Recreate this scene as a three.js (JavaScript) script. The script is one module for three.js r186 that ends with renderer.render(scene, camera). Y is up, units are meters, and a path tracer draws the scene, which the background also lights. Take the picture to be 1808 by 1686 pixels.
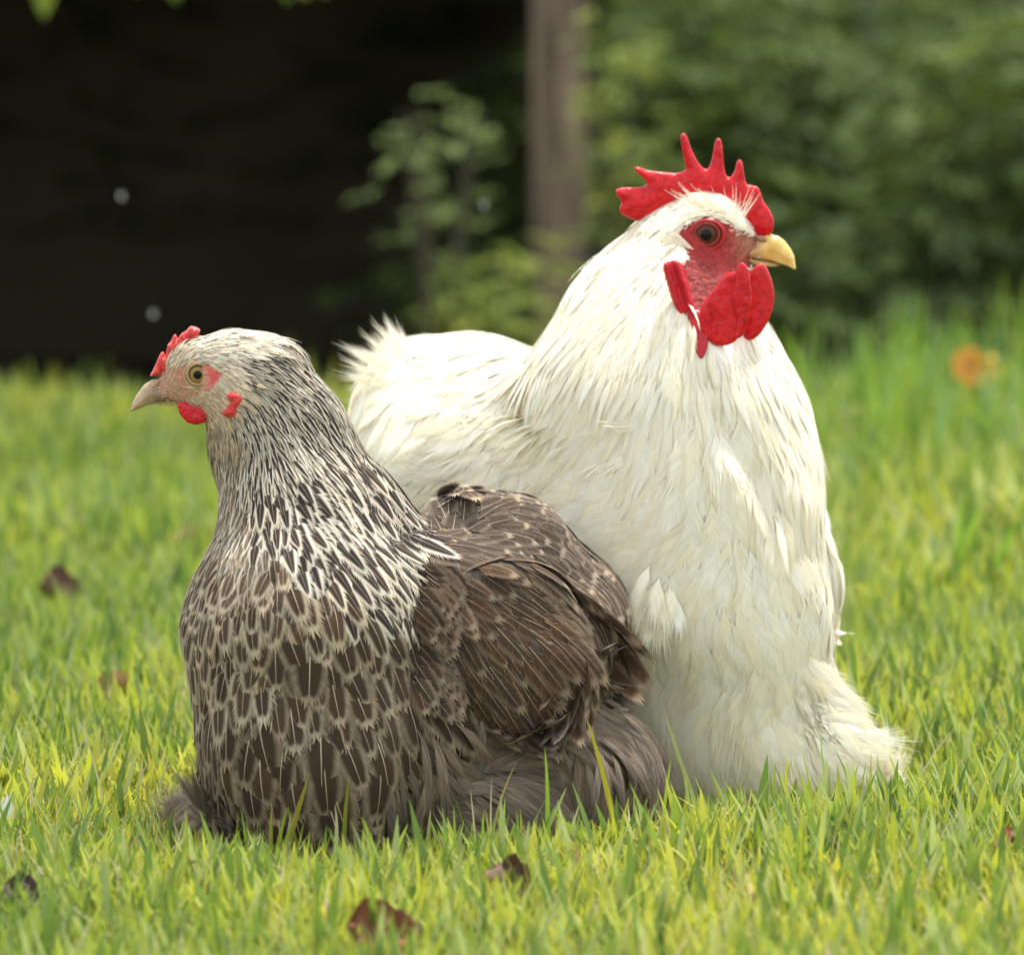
import * as THREE from 'three';
import { mergeGeometries } from 'three/addons/utils/BufferGeometryUtils.js';

// ---------------------------------------------------------------- camera, sky, sun, exposure
const scene = new THREE.Scene();
const CAM = new THREE.Vector3(0, 0.8, 4), PITCH = 7.144 * Math.PI / 180, F = 8800;
const camera = new THREE.PerspectiveCamera(2 * Math.atan(843 / F) * 180 / Math.PI, 1808 / 1686, 0.1, 400);
camera.position.copy(CAM);
camera.rotation.x = -PITCH;
camera.focus = 4.03;
camera.userData.fStop = 5.0;
const SUN = new THREE.Vector3(0.20, 0.93, -0.29).normalize();      // high, behind the birds, a little to the right

const SW = 256, SH = 128, skyData = new Float32Array(SW * SH * 4);
for (let j = 0; j < SH; j++) for (let i = 0; i < SW; i++) {
  const lat = (j + 0.5) / SH * Math.PI - Math.PI / 2, lon = ((i + 0.5) / SW - 0.5) * 2 * Math.PI;
  const d = new THREE.Vector3(Math.cos(lat) * Math.cos(lon), Math.sin(lat), Math.cos(lat) * Math.sin(lon));
  const up = Math.max(d.y, 0), g = Math.max(d.dot(SUN), 0);
  const glow = 0.5 * Math.pow(g, 6) + 0.9 * Math.pow(g, 40);
  const hz = Math.pow(1 - up, 3), o = (j * SW + i) * 4;
  skyData[o] = 0.80 + 0.12 * hz + glow; skyData[o + 1] = 0.86 + 0.08 * hz + glow * 0.96; skyData[o + 2] = 0.93 + 0.02 * hz + glow * 0.88; skyData[o + 3] = 1;
}
const sky = new THREE.DataTexture(skyData, SW, SH, THREE.RGBAFormat, THREE.FloatType);
sky.mapping = THREE.EquirectangularReflectionMapping;
sky.magFilter = sky.minFilter = THREE.LinearFilter;
sky.needsUpdate = true;
scene.background = sky;
scene.environment = sky;

const sun = new THREE.DirectionalLight(new THREE.Color(1, 0.975, 0.92), 3.7);
sun.position.copy(SUN).multiplyScalar(12);
sun.castShadow = true;
sun.shadow.radius = 9;
sun.shadow.mapSize.set(4096, 4096);
Object.assign(sun.shadow.camera, { left: -6, right: 6, top: 6, bottom: -6, near: 0.5, far: 40 });
scene.add(sun, sun.target);

const renderer = new THREE.WebGLRenderer();
renderer.toneMapping = THREE.LinearToneMapping;
renderer.toneMappingExposure = 1.8;
renderer.shadowMap.enabled = true;

// ---------------------------------------------------------------- helpers
let seed = 1234567;
function rnd() { seed |= 0; seed = seed + 0x6D2B79F5 | 0; let t = Math.imul(seed ^ seed >>> 15, 1 | seed); t = t + Math.imul(t ^ t >>> 7, 61 | t) ^ t; return ((t ^ t >>> 14) >>> 0) / 4294967296; }
const rr = (a, b) => a + (b - a) * rnd();
const gs = () => (rnd() + rnd() + rnd() + rnd() - 2) * 0.87;
const clamp = (x, a = 0, b = 1) => Math.min(b, Math.max(a, x));
const smooth = (a, b, x) => { const t = clamp((x - a) / (b - a)); return t * t * (3 - 2 * t); };
const V = (x, y, z) => new THREE.Vector3(x, y, z);
function hash3(x, y, z) { let h = Math.imul(x, 374761393) + Math.imul(y, 668265263) + Math.imul(z, 2147483647 ^ 0x5bd1e995) | 0; h = Math.imul(h ^ h >>> 13, 1274126177); return ((h ^ h >>> 16) >>> 0) / 4294967296; }
function noise(x, y, z) {
  const X = Math.floor(x), Y = Math.floor(y), Z = Math.floor(z); let u = x - X, v = y - Y, w = z - Z;
  u = u * u * (3 - 2 * u); v = v * v * (3 - 2 * v); w = w * w * (3 - 2 * w);
  const l = (a, b, t) => a + (b - a) * t;
  return l(l(l(hash3(X, Y, Z), hash3(X + 1, Y, Z), u), l(hash3(X, Y + 1, Z), hash3(X + 1, Y + 1, Z), u), v),
    l(l(hash3(X, Y, Z + 1), hash3(X + 1, Y, Z + 1), u), l(hash3(X, Y + 1, Z + 1), hash3(X + 1, Y + 1, Z + 1), u), v), w) * 2 - 1;
}
const SP = Math.sin(PITCH), CP = Math.cos(PITCH);
// a measured place (in units of the survey grid) at its own distance z, as a point in metres
function at(u, v, z) {
  const a = (u - 904) / F, b = (843 - v) / F;
  const ry = -SP + b * CP, rz = -CP - b * SP, t = (z - CAM.z) / rz;
  return V(a * t, CAM.y + ry * t, z);
}
// how far forward (side 1) or back (side -1) the skin of field f lies at a measured place
function skinZ(f, u, v, z, side = 1) { const p = at(u, v, z); for (let k = 0.2; k > -0.2; k -= 0.0004) if (f(p.x, p.y, z + k * side) < 0) return z + k * side; return z; }
const unit = (z) => (CAM.z - z) * 1.0 / F;              // metres per grid unit at distance z
const lin = (r, g, b) => { const c = new THREE.Color().setRGB(r / 255, g / 255, b / 255, THREE.SRGBColorSpace); return [c.r, c.g, c.b]; };
const names = {};
function numbered(n) { const k = names[n] = (names[n] ?? -1) + 1; return k ? `${n}_${String(k).padStart(3, '0')}` : n; }
function shade(o) { o.castShadow = o.receiveShadow = true; return o; }
function thing(name, label, category, pos = [0, 0, 0], group) {
  const o = new THREE.Group(); o.name = numbered(name); o.position.set(...pos); o.userData = { label, category }; if (group) o.userData.group = group; scene.add(o); return o;
}
function part(name, geo, mat, parent, kind) { const m = shade(new THREE.Mesh(geo, mat)); m.name = name; if (kind) m.userData.kind = kind; parent.add(m); return m; }
function structure(name, geo, mat) { const m = part(name, geo, mat, scene, 'structure'); return m; }
function geom(pos, idx, col, nor) {
  const g = new THREE.BufferGeometry();
  g.setAttribute('position', new THREE.Float32BufferAttribute(pos, 3));
  if (col) g.setAttribute('color', new THREE.Float32BufferAttribute(col, 3));
  if (idx) g.setIndex(idx);
  if (nor) g.setAttribute('normal', new THREE.Float32BufferAttribute(nor, 3)); else g.computeVertexNormals();
  return g;
}
const std = (o) => new THREE.MeshStandardMaterial({ roughness: 0.9, ...o });
const phy = (o) => new THREE.MeshPhysicalMaterial({ roughness: 0.9, ...o });
function instanced(name, geo, mat, list, parent, kind = 'stuff') {
  const m = shade(new THREE.InstancedMesh(geo, mat, list.length)); m.name = name; m.userData.kind = kind;
  const c = new THREE.Color();
  list.forEach((e, i) => { m.setMatrixAt(i, e.m); if (e.c) m.setColorAt(i, c.setRGB(...e.c)); });
  parent.add(m); return m;
}

// distance fields: tapered bones joined smoothly
function bone(u0, v0, z0, r0, u1, v1, z1, r1, sz = 1) {
  const a = at(u0, v0, z0), b = at(u1, v1, z1), ra = r0 * unit(z0), rb = r1 * unit(z1), d = b.clone().sub(a), l2 = d.lengthSq();
  const m = Math.min(1, sz), cz = (z0 + z1) / 2;
  return (x, y, z) => {
    let px = x - a.x, py = y - a.y, pz = z - a.z;
    const t = l2 ? clamp((px * d.x + py * d.y + pz * d.z) / l2) : 0;
    px -= d.x * t; py -= d.y * t; pz -= d.z * t;
    const r = ra + (rb - ra) * t;
    if (sz !== 1) { pz /= sz; const k = Math.sqrt(px * px + py * py + pz * pz); return (k - r) * (sz < 1 ? sz + (1 - sz) * Math.sqrt((px * px + py * py) / (k * k + 1e-12)) : 1); }
    return Math.sqrt(px * px + py * py + pz * pz) - r;
  };
}
function joined(list, k) {
  return (x, y, z) => { let s = 1e9; for (const f of list) { const d = f(x, y, z); const h = clamp(0.5 + 0.5 * (s - d) / k); s = s > 1e8 ? d : s + (d - s) * h - k * h * (1 - h); } return s; };
}
// surface nets: a closed smooth sheet where the field is zero
function net(f, lo, hi, h, skip) {
  const n = [0, 1, 2].map((i) => Math.ceil((hi[i] - lo[i]) / h) + 1), [nx, ny, nz] = n, val = new Float32Array(nx * ny * nz);
  for (let k = 0, q = 0; k < nz; k++) for (let j = 0; j < ny; j++) for (let i = 0; i < nx; i++) val[q++] = f(lo[0] + i * h, lo[1] + j * h, lo[2] + k * h);
  const id = new Int32Array(nx * ny * nz).fill(-1), pos = [], idx = [], I = (i, j, k) => i + nx * (j + ny * k);
  const E = [[0, 1], [2, 3], [4, 5], [6, 7], [0, 2], [1, 3], [4, 6], [5, 7], [0, 4], [1, 5], [2, 6], [3, 7]], c = new Float32Array(8);
  for (let k = 0; k < nz - 1; k++) for (let j = 0; j < ny - 1; j++) for (let i = 0; i < nx - 1; i++) {
    let m = 0;
    for (let q = 0; q < 8; q++) { c[q] = val[I(i + (q & 1), j + (q >> 1 & 1), k + (q >> 2))]; if (c[q] < 0) m |= 1 << q; }
    if (!m || m === 255) continue;
    if (skip && skip(lo[0] + (i + .5) * h, lo[1] + (j + .5) * h, lo[2] + (k + .5) * h)) continue;
    let x = 0, y = 0, z = 0, w = 0;
    for (const [a, b] of E) if ((c[a] < 0) !== (c[b] < 0)) { const t = c[a] / (c[a] - c[b]); x += (a & 1) + ((b & 1) - (a & 1)) * t; y += (a >> 1 & 1) + ((b >> 1 & 1) - (a >> 1 & 1)) * t; z += (a >> 2) + ((b >> 2) - (a >> 2)) * t; w++; }
    id[I(i, j, k)] = pos.length / 3; pos.push(lo[0] + (i + x / w) * h, lo[1] + (j + y / w) * h, lo[2] + (k + z / w) * h);
  }
  const quad = (a, b, c2, d, fl) => { if (a < 0 || b < 0 || c2 < 0 || d < 0) return; if (fl) idx.push(a, c2, b, a, d, c2); else idx.push(a, b, c2, a, c2, d); };
  for (let k = 1; k < nz - 1; k++) for (let j = 1; j < ny - 1; j++) for (let i = 1; i < nx - 1; i++) {
    const s = val[I(i, j, k)] < 0;
    if (s !== val[I(i + 1, j, k)] < 0) quad(id[I(i, j - 1, k - 1)], id[I(i, j, k - 1)], id[I(i, j, k)], id[I(i, j - 1, k)], !s);
    if (s !== val[I(i, j + 1, k)] < 0) quad(id[I(i - 1, j, k - 1)], id[I(i - 1, j, k)], id[I(i, j, k)], id[I(i, j, k - 1)], !s);
    if (s !== val[I(i, j, k + 1)] < 0) quad(id[I(i - 1, j - 1, k)], id[I(i, j - 1, k)], id[I(i, j, k)], id[I(i - 1, j, k)], !s);
  }
  const nor = [], e = h * 0.5;
  for (let i = 0; i < pos.length; i += 3) {
    const [x, y, z] = [pos[i], pos[i + 1], pos[i + 2]];
    const v = V(f(x + e, y, z) - f(x - e, y, z), f(x, y + e, z) - f(x, y - e, z), f(x, y, z + e) - f(x, y, z - e)).normalize(); nor.push(v.x, v.y, v.z);
  }
  return { pos, idx, nor };
}
function coloured(m, fn) { const col = []; for (let i = 0; i < m.pos.length; i += 3) col.push(...fn(m.pos[i], m.pos[i + 1], m.pos[i + 2])); return geom(m.pos, m.idx, col, m.nor); }

// signed distance to a flat outline, positive inside
function outlineDistance(P) {
  return (x, y) => {
    let d = 1e9, c = false;
    for (let i = 0, j = P.length - 1; i < P.length; j = i++) {
      const [ax, ay] = P[j], [bx, by] = P[i], ex = bx - ax, ey = by - ay, t = clamp(((x - ax) * ex + (y - ay) * ey) / (ex * ex + ey * ey + 1e-12));
      d = Math.min(d, (x - ax - ex * t) ** 2 + (y - ay - ey * t) ** 2);
      if ((ay > y) !== (by > y) && x < (bx - ax) * (y - ay) / (by - ay) + ax) c = !c;
    }
    return Math.sqrt(d) * (c ? 1 : -1);
  };
}
const rounded = (P, n = 5) => { const c = new THREE.CatmullRomCurve3(P.map(([u, v]) => V(u, v, 0)), true, 'centripetal'); return c.getPoints(P.length * n).slice(0, -1).map((p) => [p.x, p.y]); };
// fleshy or horny body with a given outline: rounded rim, half thickness T, bent by z0(x, y)
function fleshy(outline, zc, T, R, h, { bend = () => 0, relief = () => 0 } = {}) {
  const P = outline.map(([u, v]) => { const p = at(u, v, zc); return [p.x, p.y]; }), dist = outlineDistance(P), un = unit(zc);
  const t = T * un, r = R * un, xs = P.map((p) => p[0]), ys = P.map((p) => p[1]), m = 3 * h;
  const lo = [Math.min(...xs) - m, Math.min(...ys) - m, zc - t - 0.03], hi = [Math.max(...xs) + m, Math.max(...ys) + m, zc + t + 0.03];
  const f = (x, y, z) => {
    const d = dist(x, y), q = z - zc - bend(x, y);
    if (d < 0) return Math.hypot(d, Math.max(Math.abs(q) - t * 0.2, 0)) + (Math.abs(q) < t * 0.2 ? 0 : 0);
    const e = clamp(d / r), th = t * (0.2 + 0.8 * Math.sqrt(1 - (1 - e) * (1 - e)));
    return Math.max(Math.abs(q) - th - relief(x, y, z) * un, -d);
  };
  let zlo = 1e9, zhi = -1e9; for (const [x, y] of P) { const b = bend(x, y); zlo = Math.min(zlo, b); zhi = Math.max(zhi, b); }
  lo[2] = zc + zlo - t * 1.3 - m; hi[2] = zc + zhi + t * 1.3 + m;
  return net(f, lo, hi, h);
}

// ---------------------------------------------------------------- feathers
// A vane of separate barbs on a shaft; length 1 along y, convex towards z. paint(t, s) gives the dye at length t, side s (0 shaft .. 1 rim).
function feather({ width, shape, barbs = 15, slant = 0.16, split = 0.25, camber = 0.12, rise = 0.16, bend = 0.22, rag = 0.03, lift = 0.01, stalk = 0.012, shaft, paint, from = 0.02 }) {
  const pos = [], col = [], idx = [];
  const Z = (t, x) => rise * t - bend * t * t - camber * x * x / Math.max(width * 0.5, 1e-3);
  const put = (x, y, z, c) => { pos.push(x, y, z); col.push(...c); return pos.length / 3 - 1; };
  const S = [0, 0.5, 0.78];
  for (const side of [-1, 1]) {
    let prev = null;
    for (let i = 0; i <= barbs; i++) {
      const t = from + (1 - from) * i / barbs, hw = Math.max(shape(t), 0.015) * width * 0.5, tone = 1 + gs() * 0.09;
      const row = S.map((s) => { const y = t * 0.93 + slant * s * (0.6 + 0.4 * (1 - t)) * 0.9, x = side * hw * s * (1 - 0.15 * s * t); return put(x, y, Z(y, x), paint(Math.min(y, 1), s).map((c) => c * tone)); });
      if (prev) {
        const a = prev, b = row;
        for (let k = 0; k < 2; k++) side > 0 ? idx.push(a[k], a[k + 1], b[k + 1], a[k], b[k + 1], b[k]) : idx.push(a[k], b[k + 1], a[k + 1], a[k], b[k], b[k + 1]);
        // free ends of the barbs, each its own pointed lash
        const tm = t - (1 - from) * 0.5 / barbs, hm = Math.max(shape(Math.max(tm, 0)), 0.015) * width * 0.5, reach = 1 + gs() * 0.1 + split * rr(0.1, 0.9);
        const y = tm * 0.93 + slant * reach * 0.95 + gs() * rag, x = side * hm * reach * (1 - 0.15 * tm);
        const tip = put(x, y, Z(y, x) + gs() * lift, paint(Math.min(y, 1), 1).map((c) => c * (1 + gs() * 0.12)));
        side > 0 ? idx.push(a[2], tip, b[2]) : idx.push(a[2], b[2], tip);
      }
      prev = row;
    }
  }
  if (shaft) {
    let p = null;
    for (let i = 0; i <= 5; i++) { const t = i / 5 * 0.97, w = stalk * (1 - 0.75 * t), z = Z(t, 0) + 0.008; const q = [put(-w, t, z, shaft), put(0, t, z + w * 0.9, shaft), put(w, t, z, shaft)]; if (p) for (let k = 0; k < 2; k++) idx.push(p[k], p[k + 1], q[k + 1], p[k], q[k + 1], q[k]); p = q; }
  }
  return geom(pos, idx, col);
}
const mixc = (a, b, t) => a.map((x, i) => x + (b[i] - x) * clamp(t));
const oval = (t) => Math.pow(clamp(t * 5), 0.6) * Math.pow(Math.max(1 - Math.pow(t, 3.2), 0), 0.55);
const lance = (t) => Math.pow(clamp(t * 4), 0.6) * Math.pow(Math.max(1 - t, 0), 0.55) * 1.15;
const strap = (t) => Math.pow(clamp(t * 6), 0.5) * Math.pow(Math.max(1 - Math.pow(t, 6), 0), 0.5);
const wide = (t) => Math.pow(clamp(t * 2.2), 0.8) * Math.pow(Math.max(1 - Math.pow(t, 2.2), 0), 0.5);

// spread feathers over skin: rows of {p, n} at region-dependent spacing
function scatter(mesh, tries, spacing) {
  const { pos, idx } = mesh, A = V(), B = V(), C = V(), cum = []; let sum = 0;
  for (let i = 0; i < idx.length; i += 3) { A.fromArray(pos, idx[i] * 3); B.fromArray(pos, idx[i + 1] * 3); C.fromArray(pos, idx[i + 2] * 3); sum += B.sub(A).cross(C.sub(A)).length(); cum.push(sum); }
  const cell = 0.012, grid = new Map(), out = [], key = (i, j, k) => i * 73856093 ^ j * 19349663 ^ k * 83492791;
  for (let q = 0; q < tries; q++) {
    const s = rnd() * sum; let a = 0, b = cum.length - 1; while (a < b) { const m = a + b >> 1; if (cum[m] < s) a = m + 1; else b = m; }
    let u = rnd(), v = rnd(); if (u + v > 1) { u = 1 - u; v = 1 - v; }
    const p = V(), n = V(); for (const [k, w] of [[0, 1 - u - v], [1, u], [2, v]]) { const o = idx[a * 3 + k] * 3; p.addScaledVector(A.fromArray(pos, o), w); n.addScaledVector(B.fromArray(mesh.nor, o), w); }
    n.normalize();
    const R = spacing(p, n); if (!R) continue;
    const [ci, cj, ck] = [p.x, p.y, p.z].map((x) => Math.floor(x / cell)), w = Math.ceil(R / cell); let ok = true;
    for (let i = -w; ok && i <= w; i++) for (let j = -w; ok && j <= w; j++) for (let k = -w; ok && k <= w; k++) { const l = grid.get(key(ci + i, cj + j, ck + k)); if (l) for (const e of l) if (e.p.distanceToSquared(p) < R * R) { ok = false; break; } }
    if (!ok) continue;
    const e = { p, n }; out.push(e); const kk = key(ci, cj, ck); if (!grid.has(kk)) grid.set(kk, []); grid.get(kk).push(e);
  }
  return out;
}
// guides: [u, v, du, dv, kind, length cm, spacing cm] given in the bird's own middle plane z
function guideField(list, z) {
  const G = list.map(([u, v, du, dv, kind, len, gap, dz = 0]) => ({ p: at(u, v, z), d: V(du, -dv, dz).normalize(), kind, len: len / 100, gap: gap / 100 }));
  return (p, wobble = 0) => {
    let W = 0, len = 0, gap = 0, best = null, bd = 1e9; const d = V();
    for (const g of G) {
      const q = (p.x - g.p.x) ** 2 + (p.y - g.p.y) ** 2, w = 1 / (q * q + 1e-8); W += w; d.addScaledVector(g.d, w); len += g.len * w; gap += g.gap * w;
      const r = q * (1 + wobble * (rnd() - 0.5)); if (r < bd) { bd = r; best = g; }
    }
    return { d: d.normalize(), len: len / W, gap: gap / W, kind: best.kind };
  };
}
const M4 = new THREE.Matrix4();
function lay(p, n, d, len, wid, tilt, twist, out = 0.001) {
  const t = d.clone().addScaledVector(n, -d.dot(n)); if (t.lengthSq() < 1e-6) t.set(0, -1, 0).addScaledVector(n, n.y); t.normalize();
  t.applyAxisAngle(n, twist);
  const y = t.clone().multiplyScalar(Math.cos(tilt)).addScaledVector(n, Math.sin(tilt)).normalize(), x = y.clone().cross(n).normalize(), z = x.clone().cross(y);
  const m = new THREE.Matrix4().makeBasis(x.multiplyScalar(wid), y.multiplyScalar(len), z.multiplyScalar(len)); m.setPosition(p.clone().addScaledVector(n, out)); return m;
}
const tintOf = (K) => { const k = 1 + gs() * 0.04; return K.tints[Math.floor(rnd() * K.tints.length)].map((x) => x * k); };
// many copies joined into one sheet of geometry
function massed(geos, lots) {
  let nv = 0, ni = 0; geos.forEach((g, i) => { nv += g.attributes.position.count * lots[i].length; ni += g.index.count * lots[i].length; });
  const pos = new Float32Array(nv * 3), nor = new Float32Array(nv * 3), col = new Float32Array(nv * 3), idx = new Uint32Array(ni); let v = 0, q = 0;
  const nm = new THREE.Matrix3(), a = V();
  geos.forEach((g, i) => {
    const P = g.attributes.position.array, N = g.attributes.normal.array, C = g.attributes.color.array, X = g.index.array, n = P.length / 3;
    for (const { m, c, n: sn, soft } of lots[i]) {
      nm.getNormalMatrix(m);
      for (let k = 0; k < n; k++) { a.fromArray(P, k * 3).applyMatrix4(m).toArray(pos, (v + k) * 3); a.fromArray(N, k * 3).applyMatrix3(nm).normalize(); if (soft) { const w = soft * smooth(0.05, 0.6, a.dot(sn)); a.multiplyScalar(1 - w).addScaledVector(sn, w).normalize(); } a.toArray(nor, (v + k) * 3); for (let j = 0; j < 3; j++) col[(v + k) * 3 + j] = C[k * 3 + j] * (c ? c[j] : 1); }
      for (let k = 0; k < X.length; k++) idx[q++] = X[k] + v;
      v += n;
    }
  });
  const g = new THREE.BufferGeometry(); g.setAttribute('position', new THREE.BufferAttribute(pos, 3)); g.setAttribute('normal', new THREE.BufferAttribute(nor, 3)); g.setAttribute('color', new THREE.BufferAttribute(col, 3)); g.setIndex(new THREE.BufferAttribute(idx, 1)); return g;
}
// the same feather in five bends, so that each can follow the skin below it
const CLEAR = [-0.06, 0.04, 0.12, 0.21, 0.32];
const conform = (variants, rise, target, make) => { const geos = []; CLEAR.forEach((c) => { for (let i = 0; i < variants; i++) geos.push(make(i, { rise, bend: rise + c - target })); }); geos.variants = variants; return geos; };
function choose(K, s, field) {
  const v = K.geos.variants; if (!v) return Math.floor(rnd() * K.geos.length);
  let c = 0.04; if (field && !s.free) { const e = s.m.elements; c = field(e[12] + e[4], e[13] + e[5], e[14] + e[6]) / s.len; }
  let b = 0; CLEAR.forEach((x, i) => { if (Math.abs(x - c) < Math.abs(CLEAR[b] - c)) b = i; });
  return b * v + Math.floor(rnd() * v);
}
// lays the plumage of one bird: large ones in view as parts of their own, the rest as plumage
function dress(spots, kinds, parent, field, most = 290) {
  const by = {};
  for (const s of spots) (by[s.kind] ??= []).push(s);
  for (const [kind, list] of Object.entries(by)) {
    const K = kinds[kind];
    let single = [];
    if (K.single) {
      list.forEach((s) => { s.rank = (s.n.z > -0.15 ? 1 : 0) * s.len * (0.5 + s.n.z); });
      list.sort((a, b) => b.rank - a.rank);
      let k = Math.min(K.most ?? most, list.length); while (k > 0 && list[k - 1].rank <= 0) k--;
      single = list.slice(0, k);
      for (const s of single) { const m = part(K.name, K.geos[choose(K, s, field)], K.mats[Math.floor(rnd() * K.mats.length)], parent); m.applyMatrix4(s.m); }
    }
    const rest = list.slice(single.length), lots = K.geos.map(() => []);
    for (const s of rest) lots[choose(K, s, field)].push({ m: s.m, c: tintOf(K), n: s.n, soft: K.soft });
    if (rest.length) part(K.rest, massed(K.geos, lots), K.mats[0], parent, 'stuff');
  }
}
// ---------------------------------------------------------------- ground: a lawn that ends in a short bank falling away towards the shelter and the bushes
const DROP = 0.42, landY = (z) => -DROP * smooth(-2.9, -4.0, z);
{
  const pos = [], col = [], idx = [], xs = [], zs = [];
  for (let x = -3; x <= 3.001; x += 0.06) xs.push(x); for (const e of [4, 6, 10, 20, 50, 120]) { xs.push(e); xs.unshift(-e); }
  for (let z = -5; z <= 3.001; z += 0.06) zs.push(z); for (const e of [-6, -8, -12, -25, -60, -150]) zs.unshift(e); for (const e of [5, 10, 30, 100]) zs.push(e);
  zs.forEach((z) => xs.forEach((x) => {
    const h = 0.006 * noise(x * 3, 0, z * 3) + 0.003 * noise(x * 11, 5, z * 11), n = noise(x * 9, 2, z * 9) * 0.5 + noise(x * 31, 7, z * 31) * 0.5;
    pos.push(x, (Math.hypot(x, z) < 5 ? h - 0.006 : -0.006) + landY(z), z); col.push(...mixc([0.055, 0.062, 0.018], [0.085, 0.075, 0.032], 0.5 + n));
  }));
  for (let j = 0; j < zs.length - 1; j++) for (let i = 0; i < xs.length - 1; i++) { const a = j * xs.length + i, b = a + xs.length; idx.push(a, b, a + 1, b, b + 1, a + 1); }
  structure('ground', geom(pos, idx, col), std({ vertexColors: true, roughness: 1 }));
}
const footprint = [];                                             // places where birds stand: no grass grows through them

// ---------------------------------------------------------------- low open shelter in deep shade behind the lawn
{
  const shed = thing('timber_shelter', 'low dark open-fronted timber shelter in deep shade behind the left side of the lawn', 'shelter', [0, -DROP, -5.3]);
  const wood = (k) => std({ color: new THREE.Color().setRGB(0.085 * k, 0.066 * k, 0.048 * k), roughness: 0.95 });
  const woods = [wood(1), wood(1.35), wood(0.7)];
  const box = (name, x0, x1, y0, y1, z0, z1, m) => { const g = new THREE.BoxGeometry(x1 - x0, y1 - y0, z1 - z0); const o = part(name, g, m, shed); o.position.set((x0 + x1) / 2, (y0 + y1) / 2, (z0 + z1) / 2); return o; };
  const R = 0.085, back = -8, eave = 1.03, slope = 0.06, top = (z) => eave + 0.06 - z * slope;
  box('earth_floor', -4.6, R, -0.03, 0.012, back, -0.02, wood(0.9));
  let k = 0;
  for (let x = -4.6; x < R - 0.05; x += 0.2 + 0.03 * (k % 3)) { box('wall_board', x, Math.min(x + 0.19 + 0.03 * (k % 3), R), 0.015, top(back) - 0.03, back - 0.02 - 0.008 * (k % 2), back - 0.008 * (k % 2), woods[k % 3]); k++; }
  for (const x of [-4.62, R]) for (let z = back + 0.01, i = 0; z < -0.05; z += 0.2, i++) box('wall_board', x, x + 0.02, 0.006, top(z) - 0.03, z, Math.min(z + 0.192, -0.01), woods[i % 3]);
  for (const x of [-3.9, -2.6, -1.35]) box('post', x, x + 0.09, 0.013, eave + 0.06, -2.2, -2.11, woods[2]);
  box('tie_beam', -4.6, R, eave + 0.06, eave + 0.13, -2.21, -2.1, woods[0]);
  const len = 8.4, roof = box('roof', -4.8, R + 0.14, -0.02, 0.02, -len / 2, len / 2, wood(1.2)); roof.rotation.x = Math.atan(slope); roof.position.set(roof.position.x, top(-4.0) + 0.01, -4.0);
}

// ---------------------------------------------------------------- foliage behind the lawn
function leafGeo(w, bend) { const pos = [], idx = []; for (let i = 0; i <= 4; i++) { const t = i / 4, h = w * Math.sin(Math.PI * Math.pow(t, 0.8)) * 0.5, z = -bend * t * t; pos.push(-h, t, z + h * 0.3, 0, t, z, h, t, z + h * 0.3); if (i) for (let k = 0; k < 2; k++) { const a = (i - 1) * 3 + k, b = i * 3 + k; idx.push(a, a + 1, b + 1, a, b + 1, b); } } return geom(pos, idx); }
const leafMat = phy({ roughness: 1, transmission: 0.4, side: THREE.DoubleSide, specularIntensity: 0.4 });
const leafGeos = [leafGeo(0.5, 0.2), leafGeo(0.38, 0.35), leafGeo(0.3, 0.1)];
const bark = (() => { const N = 256, d = new Uint8Array(N * N * 4); for (let j = 0; j < N; j++) for (let i = 0; i < N; i++) { const v = 128 + 60 * noise(i / 7, j / 40, 1) + 50 * noise(i / 3, j / 11, 4), o = (j * N + i) * 4; d[o] = d[o + 1] = d[o + 2] = clamp(v, 0, 255); d[o + 3] = 255; } const t = new THREE.DataTexture(d, N, N); t.wrapS = t.wrapT = THREE.RepeatWrapping; t.magFilter = THREE.LinearFilter; t.needsUpdate = true; return t; })();
const barkMat = (() => { const m = std({ map: bark, bumpMap: bark, bumpScale: 0.006, roughness: 1 }); m.color.setRGB(0.28, 0.20, 0.138); return m; })();
const stemMat = std({ color: new THREE.Color().setRGB(0.06, 0.05, 0.03), roughness: 1 });
function tube(points, r0, r1, seg = 12, rad = 8) {
  const c = new THREE.CatmullRomCurve3(points.map((p) => V(...p))), g = new THREE.TubeGeometry(c, seg, 1, rad), P = g.attributes.position, q = V();
  for (let i = 0; i <= seg; i++) { c.getPointAt(i / seg, q); const r = r0 + (r1 - r0) * i / seg; for (let k = 0; k <= rad; k++) { const j = i * (rad + 1) + k; P.setXYZ(j, q.x + (P.getX(j) - q.x) * r, q.y + (P.getY(j) - q.y) * r, q.z + (P.getZ(j) - q.z) * r); } }
  g.computeVertexNormals(); return g;
}
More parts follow.
